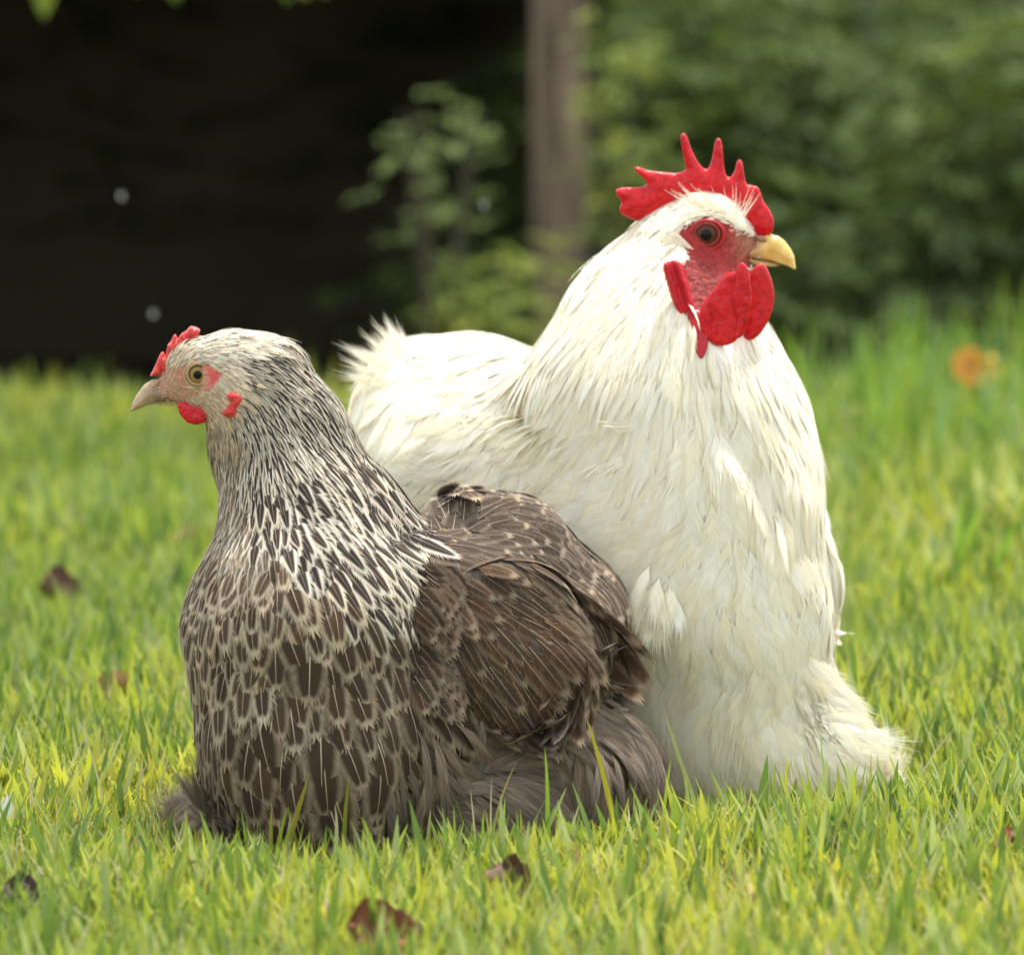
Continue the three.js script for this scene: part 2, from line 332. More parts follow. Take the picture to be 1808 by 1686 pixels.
// sprays of leaves along twigs inside an ellipsoid; flat > 0 makes layered, spreading sprays
function sprays(n, per, c, r, size, colours, flat, droop = 0.2) {
  const lots = [[], [], []], Q = new THREE.Quaternion(), S = V();
  for (let i = 0; i < n; i++) {
    const d = V(gs(), gs(), gs()).normalize(), k = Math.pow(rnd(), 0.45), p = V(c[0] + d.x * r[0] * k, c[1] + d.y * r[1] * k, c[2] + d.z * r[2] * k); if (p.y < 0.02) continue;
    const az = rnd() * 6.283, dir = V(Math.cos(az), flat ? -droop + gs() * 0.15 : gs() * 0.7, Math.sin(az)).normalize(), tone = colours[Math.floor(rnd() * colours.length)], kk = 1 + gs() * 0.2;
    for (let j = 0; j < per; j++) {
      const q = p.clone().addScaledVector(dir, size * (j * 0.45)), side = (j % 2 ? 1 : -1), ld = dir.clone().applyAxisAngle(V(0, 1, 0), side * 0.7 + gs() * 0.3).add(V(0, gs() * 0.3 - 0.1, 0)).normalize();
      const nrm = V(gs() * 0.5, 1, gs() * 0.5).normalize(), x = ld.clone().cross(nrm).normalize(), z = x.clone().cross(ld), L = size * rr(0.7, 1.3);
      lots[(i + j) % 3].push({ m: new THREE.Matrix4().makeBasis(x.multiplyScalar(L), ld.multiplyScalar(L), z.multiplyScalar(L)).setPosition(q), c: tone.map((v) => v * kk) });
    }
  }
  return lots;
}
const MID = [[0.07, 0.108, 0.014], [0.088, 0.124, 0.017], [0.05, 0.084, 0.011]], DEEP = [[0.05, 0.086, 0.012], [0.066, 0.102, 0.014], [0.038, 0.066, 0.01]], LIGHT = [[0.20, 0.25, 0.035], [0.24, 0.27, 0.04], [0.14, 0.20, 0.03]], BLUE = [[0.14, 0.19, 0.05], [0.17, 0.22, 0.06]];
function shrub(name, label, cat, [x, z], c, r, n, per, size, cols, flat, group) {
  const s = thing(name, label, cat, [x, landY(z), z], group);
  for (let i = 0; i < 5; i++) { const a = i * 1.3 + rnd(); part('stem', tube([[Math.cos(a) * 0.03, -0.02, Math.sin(a) * 0.03], [c[0] + Math.cos(a) * r[0] * 0.2, c[1] * 0.6, c[2] + Math.sin(a) * r[2] * 0.2], [c[0] + Math.cos(a) * r[0] * 0.6, c[1] + r[1] * 0.6, c[2] + Math.sin(a) * r[2] * 0.6]], 0.012, 0.003, 8, 6), stemMat, s); }
  const lots = sprays(n, per, c, r, size, cols, flat);
  lots.forEach((l, i) => { if (l.length) instanced('foliage', leafGeos[i], leafMat, l, s); });
  return s;
}
// the young tree whose trunk stands right of the middle
{
  const tr = thing('young_tree', 'young tree with slender grey-brown trunk behind the rooster', 'tree', [at(988, 0, -4.95).x, landY(-4.95), -4.95]);
  const tg = tube([[0.02, -0.05, 0], [0.01, 0.2, 0], [0.006, 0.5, 0], [-0.006, 0.95, 0], [0, 1.6, 0], [0.03, 3.6, 0], [0.1, 7, 0]], 0.051, 0.018, 60, 20), P = tg.attributes.position;
  for (let i = 0; i < P.count; i++) { const k = 1 + 0.13 * noise(P.getX(i) * 45, P.getY(i) * 7, P.getZ(i) * 45); P.setX(i, P.getX(i) * k); P.setZ(i, P.getZ(i) * k); }
  tg.computeVertexNormals(); part('trunk', tg, barkMat, tr);
  for (let i = 0; i < 7; i++) { const a = i * 0.9, y = 5.3 + i * 0.2; part('limb', tube([[0, y, 0], [Math.cos(a) * 0.3, y + 0.25, Math.sin(a) * 0.3], [Math.cos(a) * 0.75, y + 0.45, Math.sin(a) * 0.75]], 0.018, 0.005), barkMat, tr); }
  sprays(420, 8, [0.1, 6.5, 0], [1.0, 1.0, 0.95], 0.07, MID, true).forEach((l, i) => instanced('crown', leafGeos[i], leafMat, l, tr));
}
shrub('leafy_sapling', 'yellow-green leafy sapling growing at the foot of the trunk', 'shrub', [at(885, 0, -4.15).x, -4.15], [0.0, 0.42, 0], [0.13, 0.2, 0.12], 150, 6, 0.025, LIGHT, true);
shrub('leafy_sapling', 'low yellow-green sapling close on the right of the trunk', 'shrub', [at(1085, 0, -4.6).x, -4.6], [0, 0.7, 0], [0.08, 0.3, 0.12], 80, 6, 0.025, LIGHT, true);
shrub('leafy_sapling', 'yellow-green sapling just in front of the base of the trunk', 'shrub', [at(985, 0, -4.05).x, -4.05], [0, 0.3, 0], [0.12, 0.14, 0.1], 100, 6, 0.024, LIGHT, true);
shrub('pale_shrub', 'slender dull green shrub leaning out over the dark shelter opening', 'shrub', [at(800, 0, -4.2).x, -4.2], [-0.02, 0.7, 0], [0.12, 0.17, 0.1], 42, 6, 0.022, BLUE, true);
const rows = [
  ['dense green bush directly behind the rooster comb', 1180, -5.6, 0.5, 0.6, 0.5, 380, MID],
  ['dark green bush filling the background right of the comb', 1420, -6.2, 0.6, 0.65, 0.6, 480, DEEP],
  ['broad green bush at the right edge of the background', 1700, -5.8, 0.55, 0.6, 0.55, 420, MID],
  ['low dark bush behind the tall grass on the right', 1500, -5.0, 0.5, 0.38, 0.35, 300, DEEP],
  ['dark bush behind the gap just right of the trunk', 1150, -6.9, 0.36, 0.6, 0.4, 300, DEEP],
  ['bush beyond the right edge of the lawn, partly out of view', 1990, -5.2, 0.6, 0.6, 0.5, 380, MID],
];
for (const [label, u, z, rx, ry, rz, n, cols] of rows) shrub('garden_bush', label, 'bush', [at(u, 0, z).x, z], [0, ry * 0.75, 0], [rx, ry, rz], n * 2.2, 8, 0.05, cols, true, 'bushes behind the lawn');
// a tall hedge closes the garden behind the bushes
{
  const hd = thing('tall_hedge', 'tall dark hedge closing the garden behind the bushes', 'hedge', [2.2, -DROP, -8.2]);
  for (let i = 0; i < 9; i++) part('stem', tube([[-3 + i * 0.75, -0.02, 0], [-3 + i * 0.75 + gs() * 0.1, 1, 0.1], [-3 + i * 0.75 + gs() * 0.2, 2, 0]], 0.03, 0.01), stemMat, hd);
  const core = new THREE.BoxGeometry(7.2, 1.7, 0.5, 36, 12, 3), P = core.attributes.position; for (let i = 0; i < P.count; i++) P.setXYZ(i, P.getX(i) + 0.1 * noise(P.getX(i) * 3, P.getY(i) * 3, P.getZ(i) * 5), P.getY(i) + 0.85, P.getZ(i) + 0.12 * noise(P.getX(i) * 4, P.getY(i) * 4, 9)); core.computeVertexNormals();
  part('twig_mass', core, std({ color: new THREE.Color().setRGB(0.085, 0.075, 0.045), roughness: 1 }), hd);
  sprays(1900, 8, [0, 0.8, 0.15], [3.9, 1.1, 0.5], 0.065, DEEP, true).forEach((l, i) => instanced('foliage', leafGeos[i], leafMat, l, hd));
}
// a branch with soft leaves hanging into the top left corner
{
  const b = thing('hanging_branch', 'leafy branch hanging into the top left corner before the dark shelter', 'branch', [at(250, -62, -3.3).x, at(250, -62, -3.3).y, -3.3]);
  part('twig', tube([[-0.6, 0.42, 0], [-0.3, 0.12, 0], [0, 0.03, 0], [0.3, 0.02, 0]], 0.008, 0.002), stemMat, b);
  part('bough', tube([[-0.6, 0.42, 0], [-1.2, 0.8, -0.1], [-2.0, 0.9, -0.3]], 0.012, 0.03), stemMat, b);
  const lots = [];
  for (let i = 0; i < 46; i++) { const x = rr(-0.4, 0.3), L = rr(0.05, 0.085), a = gs() * 0.5; lots.push({ m: new THREE.Matrix4().makeRotationFromEuler(new THREE.Euler(gs() * 0.5, gs(), Math.PI + a)).scale(V(L, L, L)).setPosition(x, rr(0.0, 0.06), gs() * 0.06), c: LIGHT[i % 3] }); }
  instanced('leaves', leafGeos[0], leafMat, lots, b);
}
// ---------------------------------------------------------------- materials of the birds
const plume = (r = 1, g = 1, b = 1, t = 0.3) => { const m = phy({ vertexColors: true, roughness: 1, transmission: t, specularIntensity: 0.3, side: THREE.DoubleSide }); m.color.setRGB(r, g, b); return m; };
const fleshMat = (r, g, b, t = 0.12) => { const m = phy({ vertexColors: true, roughness: 0.36, specularIntensity: 0.5, transmission: t, clearcoat: 0.1, clearcoatRoughness: 0.3 }); m.color.setRGB(r, g, b); return m; };
const skinMat = std({ vertexColors: true, roughness: 0.75 });
const horn = phy({ vertexColors: true, roughness: 0.38, clearcoat: 0.25, clearcoatRoughness: 0.35 });
const wet = phy({ vertexColors: true, roughness: 0.6, specularIntensity: 0.1, clearcoat: 0.3, clearcoatRoughness: 0.03 });

function eyeball(u, v, z, r, rings, parent, side = 1) {         // rings: [share of the radius, colour] from the middle outwards
  const g = new THREE.SphereGeometry(1, 48, 64); g.rotateX(Math.PI / 2 * side);
  const p = g.attributes.position, col = [];
  for (let i = 0; i < p.count; i++) { const q = Math.hypot(p.getX(i), p.getY(i)), c = p.getZ(i) * side > 0 ? rings.find(([s]) => q <= s) ?? rings.at(-1) : rings.at(-1); const j = 1 + 0.15 * noise(Math.atan2(p.getY(i), p.getX(i)) * 9, q * 3, 0); col.push(...c[1].map((x) => x * j)); }
  g.setAttribute('color', new THREE.Float32BufferAttribute(col, 3));
  const un = unit(z), m = part('eye', g, wet, parent); m.position.copy(at(u, v, z)); m.scale.set(r * un, r * un, r * un * 0.55); return m;
}
function lid(u, v, z, r, tube, mat, parent, sy = 0.9) { const un = unit(z), g = new THREE.TorusGeometry(r * un, tube * un, 10, 48), p = g.attributes.position, c = []; for (let i = 0; i < p.count; i++) { const k = 1 + 0.3 * noise(p.getX(i) * 900, p.getY(i) * 900, p.getZ(i) * 900); c.push(k, k, k); } g.setAttribute('color', new THREE.Float32BufferAttribute(c, 3)); const m = part('eyelid', g, mat, parent); m.position.copy(at(u, v, z)); m.scale.y = sy; return m; }
const mottled = (c, amp, f, c2) => (x, y, z) => { const a = noise(x * f, y * f, z * f), b = noise(x * f * 3.1, y * f * 3.1, z * f * 3.1); const base = c2 ? mixc(c, c2, 0.5 + a * 0.9) : c; return base.map((k) => k * (1 + amp * (0.5 * a + 0.5 * b))); };
const scaled = (z0, sx, sy, list, ox, oy) => list.map(([x, y]) => [ox + x / sx, oy + y / sy]);

// ================================================================ ROOSTER
const RZ = -0.22;
const rooster = thing('white_rooster', 'fluffy white rooster with tall red comb and red wattles standing behind the hen', 'rooster');
{
  const B = (u0, v0, dz0, r0, u1, v1, dz1, r1, sz) => bone(u0, v0, RZ + dz0, r0, u1, v1, RZ + dz1, r1, sz);
  const headList = [
    B(1245, 418, 0, 66, 1262, 415, 0, 64, 0.86),                 // skull
    B(1270, 425, 0, 54, 1335, 437, 0, 25, 0.7),                  // lores towards the beak
    B(1255, 470, 0, 55, 1285, 492, 0, 40, 0.85),                 // cheeks and throat
    B(1238, 402, 0, 62, 1190, 440, 0, 70, 0.9),                  // nape
  ];
  const neckList = [
    B(1215, 440, 0, 74, 1170, 545, 0, 128, 0.9),
    B(1170, 545, 0, 128, 1160, 680, 0.01, 218, 0.88),
    B(1262, 545, 0.01, 62, 1255, 660, 0.02, 140, 0.85),           // throat below the wattles
    B(1160, 680, 0.01, 205, 1210, 850, 0.02, 222, 0.9),
  ];
  const bodyList = [
    B(1230, 880, 0.03, 212, 1225, 1010, 0.04, 222, 0.92),         // breast
    B(1120, 900, 0.0, 220, 850, 830, -0.06, 212, 0.9),            // back
    B(850, 830, -0.06, 205, 755, 760, -0.09, 120, 0.9),           // saddle
    B(752, 702, -0.09, 92, 845, 720, -0.08, 112, 0.8),            // tail cushion
    B(1230, 1060, 0.03, 206, 1220, 1180, 0.02, 176, 0.9),         // belly
    B(1100, 1050, 0.0, 200, 900, 1000, -0.05, 180, 0.9),
    B(1325, 1150, 0.03, 92, 1392, 1268, 0.05, 86, 0.95),         // thigh in front
    B(1392, 1268, 0.05, 86, 1425, 1385, 0.06, 78, 0.95),
    B(1425, 1350, 0.07, 74, 1490, 1350, 0.085, 62, 0.9),           // feathered foot
    B(1285, 1120, 0.055, 150, 1330, 1330, 0.08, 92, 0.95),
    B(1180, 1150, 0.02, 150, 1220, 1340, 0.05, 100, 0.95),
    B(1235, 1180, 0.0, 130, 1230, 1380, 0.03, 80, 0.9),           // other thigh
    B(1230, 1390, 0.04, 60, 1290, 1400, 0.07, 46, 0.9),
  ];
  const fine = joined([...headList, ...neckList.slice(0, 3)], 0.014), rough = joined([...neckList, ...bodyList], 0.04);
  // the parting of the hackle below the wattles
  const gp = [[1232, 640], [1262, 720], [1318, 805], [1350, 850]].map(([u, v]) => at(u, v, RZ));
  const groove = (x, y, z) => { if (z < RZ + 0.03) return 0; let d = 1e9; for (let i = 0; i < 3; i++) { const a = gp[i], ex = gp[i + 1].x - a.x, ey = gp[i + 1].y - a.y, t = clamp(((x - a.x) * ex + (y - a.y) * ey) / (ex * ex + ey * ey)); d = Math.min(d, (x - a.x - ex * t) ** 2 + (y - a.y - ey * t) ** 2); } return 0.007 * Math.exp(-d / 0.00016); };
  const f = (x, y, z) => { const a = fine(x, y, z), b = rough(x, y, z), k = 0.012, h = clamp(0.5 + 0.5 * (a - b) / k); return a + (b - a) * h - k * h * (1 - h) + 0.003 * noise(x * 22, y * 22, z * 22) + groove(x, y, z) + 0.006 * smooth(at(0, 1080, RZ).y, at(0, 1250, RZ).y, y) * noise(x * 38, y * 14, z * 38); };
  footprint.push(f);
  const hb = [at(1120, 560, RZ), at(1370, 320, RZ)], inHead = (x, y, z, m) => x > hb[0].x + m && x < hb[1].x - m && y > hb[0].y + m && y < hb[1].y - m;
  const main = net(f, [at(560, 0, RZ).x, 0.0, RZ - 0.22], [at(1620, 0, RZ).x, at(0, 300, RZ).y, RZ + 0.2], 0.007, (x, y, z) => inHead(x, y, z, 0.007));
  // bare red skin of the face
  const face = outlineDistance([[1192, 405], [1215, 388], [1250, 378], [1285, 388], [1318, 412], [1345, 415], [1345, 452], [1325, 470], [1322, 500], [1290, 530], [1262, 545], [1245, 590], [1228, 590], [1215, 540], [1188, 500], [1178, 466], [1205, 458], [1215, 448], [1200, 430]].map(([u, v]) => { const p = at(u, v, RZ); return [p.x, p.y]; }));
  const bare = (x, y, z) => face(x, y) + 0.0022 * noise(x * 400, y * 400, z * 400);
  const red = [0.38, 0.010, 0.012], rose = [0.20, 0.017, 0.014], dun = [0.36, 0.18, 0.11], cream = [0.80, 0.77, 0.66];
  const lore = at(1325, 425, RZ), ear = at(1235, 500, RZ);
  const skin = (x, y, z) => {
    if (bare(x, y, z) < 0) return cream;
    const l = Math.exp(-((x - lore.x) ** 2 + (y - lore.y) ** 2) / 0.00022), c = Math.exp(-((x - ear.x) ** 2 + (y - ear.y) ** 2) / 0.0008);
    const k = 1 + 0.35 * noise(x * 700, y * 700, z * 700) + 0.25 * noise(x * 260, y * 260, z * 260);
    return mixc(mixc(red, rose, 0.35 + c * 0.6), dun, l * 0.95).map((v) => v * k);
  };
  const headF = (x, y, z) => { const b = bare(x, y, z); return f(x, y, z) + (b > 0 ? 0.0016 + 0.0008 * noise(x * 330, y * 330, z * 330) + 0.0003 * noise(x * 900, y * 900, z * 900) : 0); };
  const head = net(headF, [hb[0].x, hb[0].y, RZ - 0.1], [hb[1].x, hb[1].y, RZ + 0.1], 0.0022);
  part('body', mergeGeometries([coloured(main, () => cream), coloured(head, skin)]), skinMat, rooster);

  // comb, wattles, ear lobes, beak
  const Zm = (l) => scaled(0, 3.5125, 3.5125, l, 1050, 200);
  const pebbled = (x, y, z) => 0.8 * noise(x * 200, y * 200, z * 200) + 0.45 * noise(x * 560, y * 560, z * 560);
  const redFlesh = mottled([0.56, 0.007, 0.014], 0.25, 300, [0.66, 0.014, 0.02]);
  const comb = fleshy(rounded(Zm([[128, 480], [160, 460], [300, 455], [325, 430], [245, 345], [258, 330], [330, 352], [430, 365], [520, 370], [565, 350], [548, 250], [535, 140], [552, 124], [572, 140], [600, 220], [640, 300], [680, 345], [705, 345], [730, 280], [752, 170], [770, 154], [788, 175], [800, 280], [815, 380], [835, 400], [865, 370], [885, 300], [903, 287], [918, 310], [930, 380], [945, 440], [975, 448], [1010, 455], [1030, 490], [1045, 540], [1080, 590], [1108, 650], [1112, 700], [1095, 745], [1040, 765], [960, 745], [900, 700], [800, 680], [700, 680], [560, 640], [450, 600], [380, 620], [330, 655], [290, 672], [230, 655], [165, 620], [152, 590], [165, 545], [140, 510]]), 3),
    RZ, 13, 24, 0.0013, { relief: (x, y, z) => pebbled(x, y, z), bend: (x, y) => 0.004 * Math.sin((x - lore.x) * 40) });
  const flesh = fleshMat(1, 1, 1, 0.16);
  part('comb', coloured(comb, redFlesh), flesh, rooster);
  const fold = at(1296, 540, RZ), nearZ = Math.max(skinZ(f, 1300, 490, RZ), skinZ(f, 1290, 540, RZ), skinZ(f, 1275, 590, RZ)) + 0.005;
  const disc = [[1286, 482], [1308, 482], [1316, 540], [1312, 580], [1296, 604], [1272, 611], [1252, 603], [1237, 584], [1233, 560], [1241, 535], [1262, 510]];
  const hang = [rounded(disc), rounded([[1299, 474], [1311, 463], [1322, 474], [1327, 502], [1325, 542], [1319, 576], [1309, 594], [1295, 550], [1293, 510]]), [[1322, 475], [1350, 463], [1362, 490], [1367, 522], [1360, 556], [1345, 584], [1327, 598], [1308, 595]]].map((l) => outlineDistance(l.map(([u, v]) => { const p = at(u, v, RZ); return [p.x, p.y]; })));
  const underWattle = (p) => p.z > RZ - 0.005 && hang.some((d) => d(p.x, p.y) > 0.003);
  const nearW = part('wattle', coloured(fleshy(rounded(disc), nearZ, 8, 11, 0.0013, { relief: (x, y, z) => 0.8 * pebbled(x, y, z), bend: (x, y) => 14 * (x - fold.x + 0.014) ** 2 - (fold.x - x > 0.022 ? 0.002 : 0) }), redFlesh), flesh, rooster);
  const strip = [[1302, 470], [1311, 463], [1320, 472], [1326, 502], [1327, 535], [1320, 572], [1308, 596], [1298, 596], [1300, 566], [1293, 536], [1297, 500]];
  part('wattle_fold', coloured(fleshy(rounded(strip), nearZ + 0.0045, 9, 15, 0.0013, { relief: (x, y, z) => pebbled(x, y, z) }), redFlesh), flesh, nearW);
  const farW = [[1324, 478], [1346, 464], [1360, 484], [1368, 520], [1362, 556], [1346, 584], [1327, 599], [1308, 595], [1304, 560], [1312, 510]];
  part('wattle', coloured(fleshy(rounded(farW), Math.max(skinZ(f, 1345, 570, RZ), skinZ(f, 1330, 590, RZ), RZ - 0.01) + 0.001, 8, 12, 0.0014, { relief: (x, y, z) => 0.6 * pebbled(x, y, z), bend: (x, y) => 0.006 * Math.sin((x - fold.x) * 120) }), redFlesh), flesh, rooster);
  const lobe = [[1172, 464], [1192, 459], [1208, 468], [1217, 492], [1224, 525], [1233, 556], [1238, 578], [1224, 582], [1204, 562], [1186, 528], [1176, 495]];
  const lobeAt = at(1200, 500, RZ);
  for (const s of [1, -1]) part('ear_lobe', coloured(fleshy(rounded(lobe), skinZ(f, 1208, 525, RZ, s) + 0.001 * s, 8, 14, 0.0014, { relief: (x, y, z) => pebbled(x, y, z) + 3.5 * Math.sin((x - lobeAt.x + (y - lobeAt.y) * 0.32) * 620), bend: (x, y) => s * 0.004 }), mottled([0.54, 0.012, 0.022], 0.3, 260)), flesh, rooster);
  part('throat_skin', coloured(fleshy(rounded([[1216, 550], [1248, 558], [1252, 592], [1249, 618], [1239, 634], [1228, 622], [1221, 592]]), skinZ(f, 1232, 615, RZ) + 0.003, 6, 10, 0.0015, { relief: pebbled, bend: (x, y) => (at(0, 615, RZ).y - y) * 0.5 }), mottled([0.46, 0.014, 0.022], 0.3, 260)), flesh, rooster);

  const yellow = mottled([0.64, 0.39, 0.07], 0.2, 150, [0.70, 0.49, 0.15]);
  const ridge = at(1355, 440, RZ);
  const beak = part('beak', coloured(fleshy([[1356, 412], [1375, 417], [1386, 425], [1397, 440], [1403, 453], [1406, 477], [1391, 469], [1363, 461], [1335, 456], [1300, 450], [1312, 442], [1328, 434], [1335, 420]], RZ, 22, 26, 0.0012), (x, y, z) => { const k = smooth(-0.014, -0.002, x - ridge.x - 0.002); const c = yellow(x, y, z); return mixc([0.50, 0.33, 0.14], c, k); }), horn, rooster);
  part('lower_mandible', coloured(fleshy([[1300, 450], [1335, 457], [1363, 462], [1380, 468], [1366, 471], [1340, 469], [1316, 462]], RZ, 15, 10, 0.0012), mottled([0.5, 0.34, 0.12], 0.15, 150)), horn, beak);
  for (const s of [1, -1]) part('nostril', coloured(fleshy([[1333, 417], [1345, 415], [1356, 422], [1352, 428], [1340, 427]], RZ + 0.0085 * s, 5, 5, 0.001), mottled([0.30, 0.15, 0.09], 0.2, 300)), skinMat, beak);

  for (const s of [1, -1]) {
    const ez = skinZ(headF, 1247, 414, RZ, s) - 0.003 * s;
    const e = eyeball(1247, 414, ez, 22.5, [[0.45, [0.006, 0.005, 0.005]], [0.86, [0.085, 0.030, 0.013]], [1, [0.02, 0.01, 0.008]]], rooster, s);
    lid(1248, 414, ez + 0.0033 * s, 22, 3, fleshMat(0.22, 0.035, 0.02, 0), rooster, 0.88);
    lid(1249, 415, ez + 0.0018 * s, 29, 4.2, fleshMat(0.36, 0.02, 0.022, 0), rooster, 0.88);
  }

  // ------------ plumage
  const W1 = [0.89, 0.845, 0.705], W2 = [0.89, 0.855, 0.75], W3 = [0.88, 0.82, 0.655];
  const white = (base) => () => { const k = 1 + gs() * 0.025; return base.map((c) => c * k); };
  const set = (n, o) => Array.from({ length: n }, (_, i) => feather({ paint: white([W1, W2, W3, W1][i % 4]), ...o }));
  const fit = (n, rise, target, o) => conform(n, rise, target, (i, q) => feather({ paint: white([W1, W2, W3, W1][i % 4]), ...o, ...q }));
  const tints = [[1, 1, 1], [1, 0.995, 0.97], [0.99, 0.97, 0.91], [1, 1, 1]];
  const mats = [plume(1, 1, 1, 0.32)];
  const kinds = {
    head: { geos: set(3, { width: 0.22, shape: lance, barbs: 6, split: 0.6, rise: 0.2, bend: 0.2 }), mats, tints, name: 'head_feather', rest: 'head_plumage' },
    neck: { soft: 0.7, geos: fit(4, 0.05, 0.02, { width: 0.17, shape: lance, barbs: 13, slant: 0.3, split: 0.6, camber: 0.03, lift: 0.004, rag: 0.03 }), mats, tints, name: 'hackle_feather', rest: 'hackle_plumage' },
    body: { soft: 0.7, geos: fit(4, 0.05, 0.02, { width: 0.42, shape: oval, barbs: 18, slant: 0.4, split: 0.8, camber: 0.04, lift: 0.006, rag: 0.06 }), mats, tints, name: 'body_feather', rest: 'body_plumage' },
    fluff: { soft: 0.3, geos: fit(4, 0.08, 0.05, { width: 0.36, shape: oval, barbs: 18, slant: 0.45, split: 1.5, camber: 0.05, lift: 0.025, rag: 0.1 }), mats, tints, name: 'fluff_feather', rest: 'fluff_plumage' },
    tail: { geos: set(3, { width: 0.22, shape: lance, barbs: 14, slant: 0.3, split: 1.4, rise: 0.2, bend: 0.05, lift: 0.04, rag: 0.05, shaft: W2, stalk: 0.008 }), mats, tints, name: 'tail_feather', rest: 'tail_plumage', single: true, most: 80 },
    bristle: { geos: set(2, { width: 0.07, shape: lance, barbs: 3, split: 0.2, rise: 0.5, bend: 0.3 }), mats: [plume(1, 1, 1, 0.1)], tints: [[0.75, 0.55, 0.48], [0.55, 0.3, 0.25]], name: 'bristle', rest: 'face_bristles' },
    wisp: { geos: set(3, { width: 0.05, shape: lance, barbs: 6, split: 0.3, slant: 0.1, rise: 0.1, bend: 0.05 }), mats, tints, name: 'wisp', rest: 'brow_plumage' },
  };
  kinds.loose = { ...kinds.fluff, soft: 0, rest: 'loose_tufts' };
  const guide = guideField([
    [1330, 400, -1, -0.1, 'head', 0.6, 0.25], [1290, 372, -1, -0.35, 'head', 1.0, 0.26], [1240, 362, -1, 0.1, 'head', 1.3, 0.3], [1190, 400, -1, 0.5, 'head', 1.5, 0.32], [1195, 440, -0.7, 1, 'head', 1.6, 0.34],
    [1140, 430, -1, 0.8, 'neck', 2.4, 0.40], [1060, 520, -1, 0.95, 'neck', 3.6, 0.48], [970, 620, -1, 1.05, 'neck', 4.2, 0.56], [920, 690, -0.9, 1, 'neck', 4.4, 0.58],
    [1180, 520, -0.35, 1, 'neck', 3.0, 0.45], [1120, 620, -0.45, 1, 'neck', 4.2, 0.56], [1060, 720, -0.6, 1, 'neck', 4.5, 0.59], [1220, 640, -0.05, 1, 'neck', 3.8, 0.53], [1170, 760, -0.25, 1, 'neck', 4.4, 0.63],
    [1300, 620, 0.15, 1, 'neck', 3.4, 0.48], [1360, 680, 0.35, 1, 'neck', 4, 0.53], [1420, 800, 0.2, 1, 'neck', 4.5, 0.58], [1350, 780, 0.05, 1, 'neck', 4.4, 0.63], [1440, 920, 0.12, 1, 'neck', 4.5, 0.63], [1270, 790, 0.5, 1, 'body', 3.6, 0.81],
    [860, 660, -1, 0.25, 'body', 3.6, 0.75], [760, 640, -1, -0.1, 'body', 3.4, 0.72], [690, 720, -1, 0.25, 'body', 3.6, 0.75], [800, 780, -1, 0.35, 'body', 4, 0.86], [900, 800, -1, 0.5, 'body', 4, 0.86], [1020, 850, -1, 0.55, 'body', 4, 0.86], [650, 820, -0.6, 1, 'body', 3.6, 0.86],
    [1120, 900, -0.7, 0.8, 'body', 4, 0.86], [1240, 940, -0.1, 1, 'body', 4, 0.86], [1340, 950, 0.2, 1, 'body', 4, 0.86], [1050, 980, -1, 0.6, 'body', 4, 0.91],
    [1180, 1080, -0.3, 1, 'fluff', 4, 0.79], [1300, 1080, 0.1, 1, 'fluff', 4, 0.79], [1420, 1080, 0.25, 1, 'fluff', 4, 0.74], [1200, 1200, -0.2, 1, 'fluff', 4, 0.74], [1340, 1200, 0.1, 1, 'fluff', 4.2, 0.74], [1460, 1200, 0.6, 1, 'fluff', 4, 0.70],
    [1230, 1330, -0.3, 1, 'fluff', 3.6, 0.66], [1350, 1320, 0.05, 1, 'fluff', 3.8, 0.66], [1450, 1320, 0.6, 1, 'fluff', 3.6, 0.61], [1530, 1360, 1, 0.35, 'fluff', 3.2, 0.56], [1290, 1400, 0.2, 1, 'fluff', 3, 0.56],
  ], RZ);
  const skinAll = { pos: [...main.pos, ...head.pos], nor: [...main.nor, ...head.nor], idx: [...main.idx, ...head.idx.map((i) => i + main.pos.length / 3)] };
  const spots = [];
  for (const { p, n } of scatter(skinAll, 110000, (p) => (p.y < 0.012 || bare(p.x, p.y, p.z) > 0.0008 || underWattle(p) ? 0 : guide(p).gap * 0.82))) {
    if (n.z < -0.35 && rnd() < 0.4) continue;
    const g = guide(p, 1.5), tilt = { head: 0.02, neck: 0.0, body: 0.0, fluff: 0.08 }[g.kind] + gs() * 0.02, L = g.len * rr(0.8, 1.2);
    const clump = noise(p.x * 24, p.y * 24, p.z * 24) * (g.kind === 'neck' ? 0.22 : 0.4);
    spots.push({ kind: g.kind, n, len: L, m: lay(p, n, g.d, L, L * rr(0.85, 1.15), tilt, clump + gs() * (g.kind === 'neck' ? 0.08 : 0.16)) });
  }
  // bristles of the bare face
  for (const { p, n } of scatter(head, 9000, (p) => (bare(p.x, p.y, p.z) > 0.001 && !((p.x - at(1250, 0, RZ).x) ** 2 / 1.1 + (p.y - at(0, 415, RZ).y) ** 2 < 0.00036) ? 0.003 : 0))) {
    if (rnd() < (p.y > at(0, 445, RZ).y ? 0.7 : 0.45)) continue;
    spots.push({ kind: 'bristle', n, len: 0.006, m: lay(p, n, V(-1, -0.45 + gs() * 0.5, 0), rr(0.003, 0.009), 0.0038, 0.25, gs() * 0.5) });
  }
  // long fine feathers of the brow standing before the comb
  for (let i = 0; i < 90; i++) { const k = rnd(), p = at(1225 + 85 * k, 366 + 24 * k + gs() * 8, RZ + 0.024 + gs() * 0.004), dir = V(k < 0.7 ? -1.0 + k * 0.7 + gs() * 0.2 : rr(-0.5, 0.6), 0.7, 0.1); spots.push({ kind: 'wisp', n: V(0, 0.2, 1).normalize(), len: 0.02, m: lay(p, V(0, 0.2, 1).normalize(), dir, rr(0.01, 0.032), 0.016, 0.14, gs() * 0.2) }); }
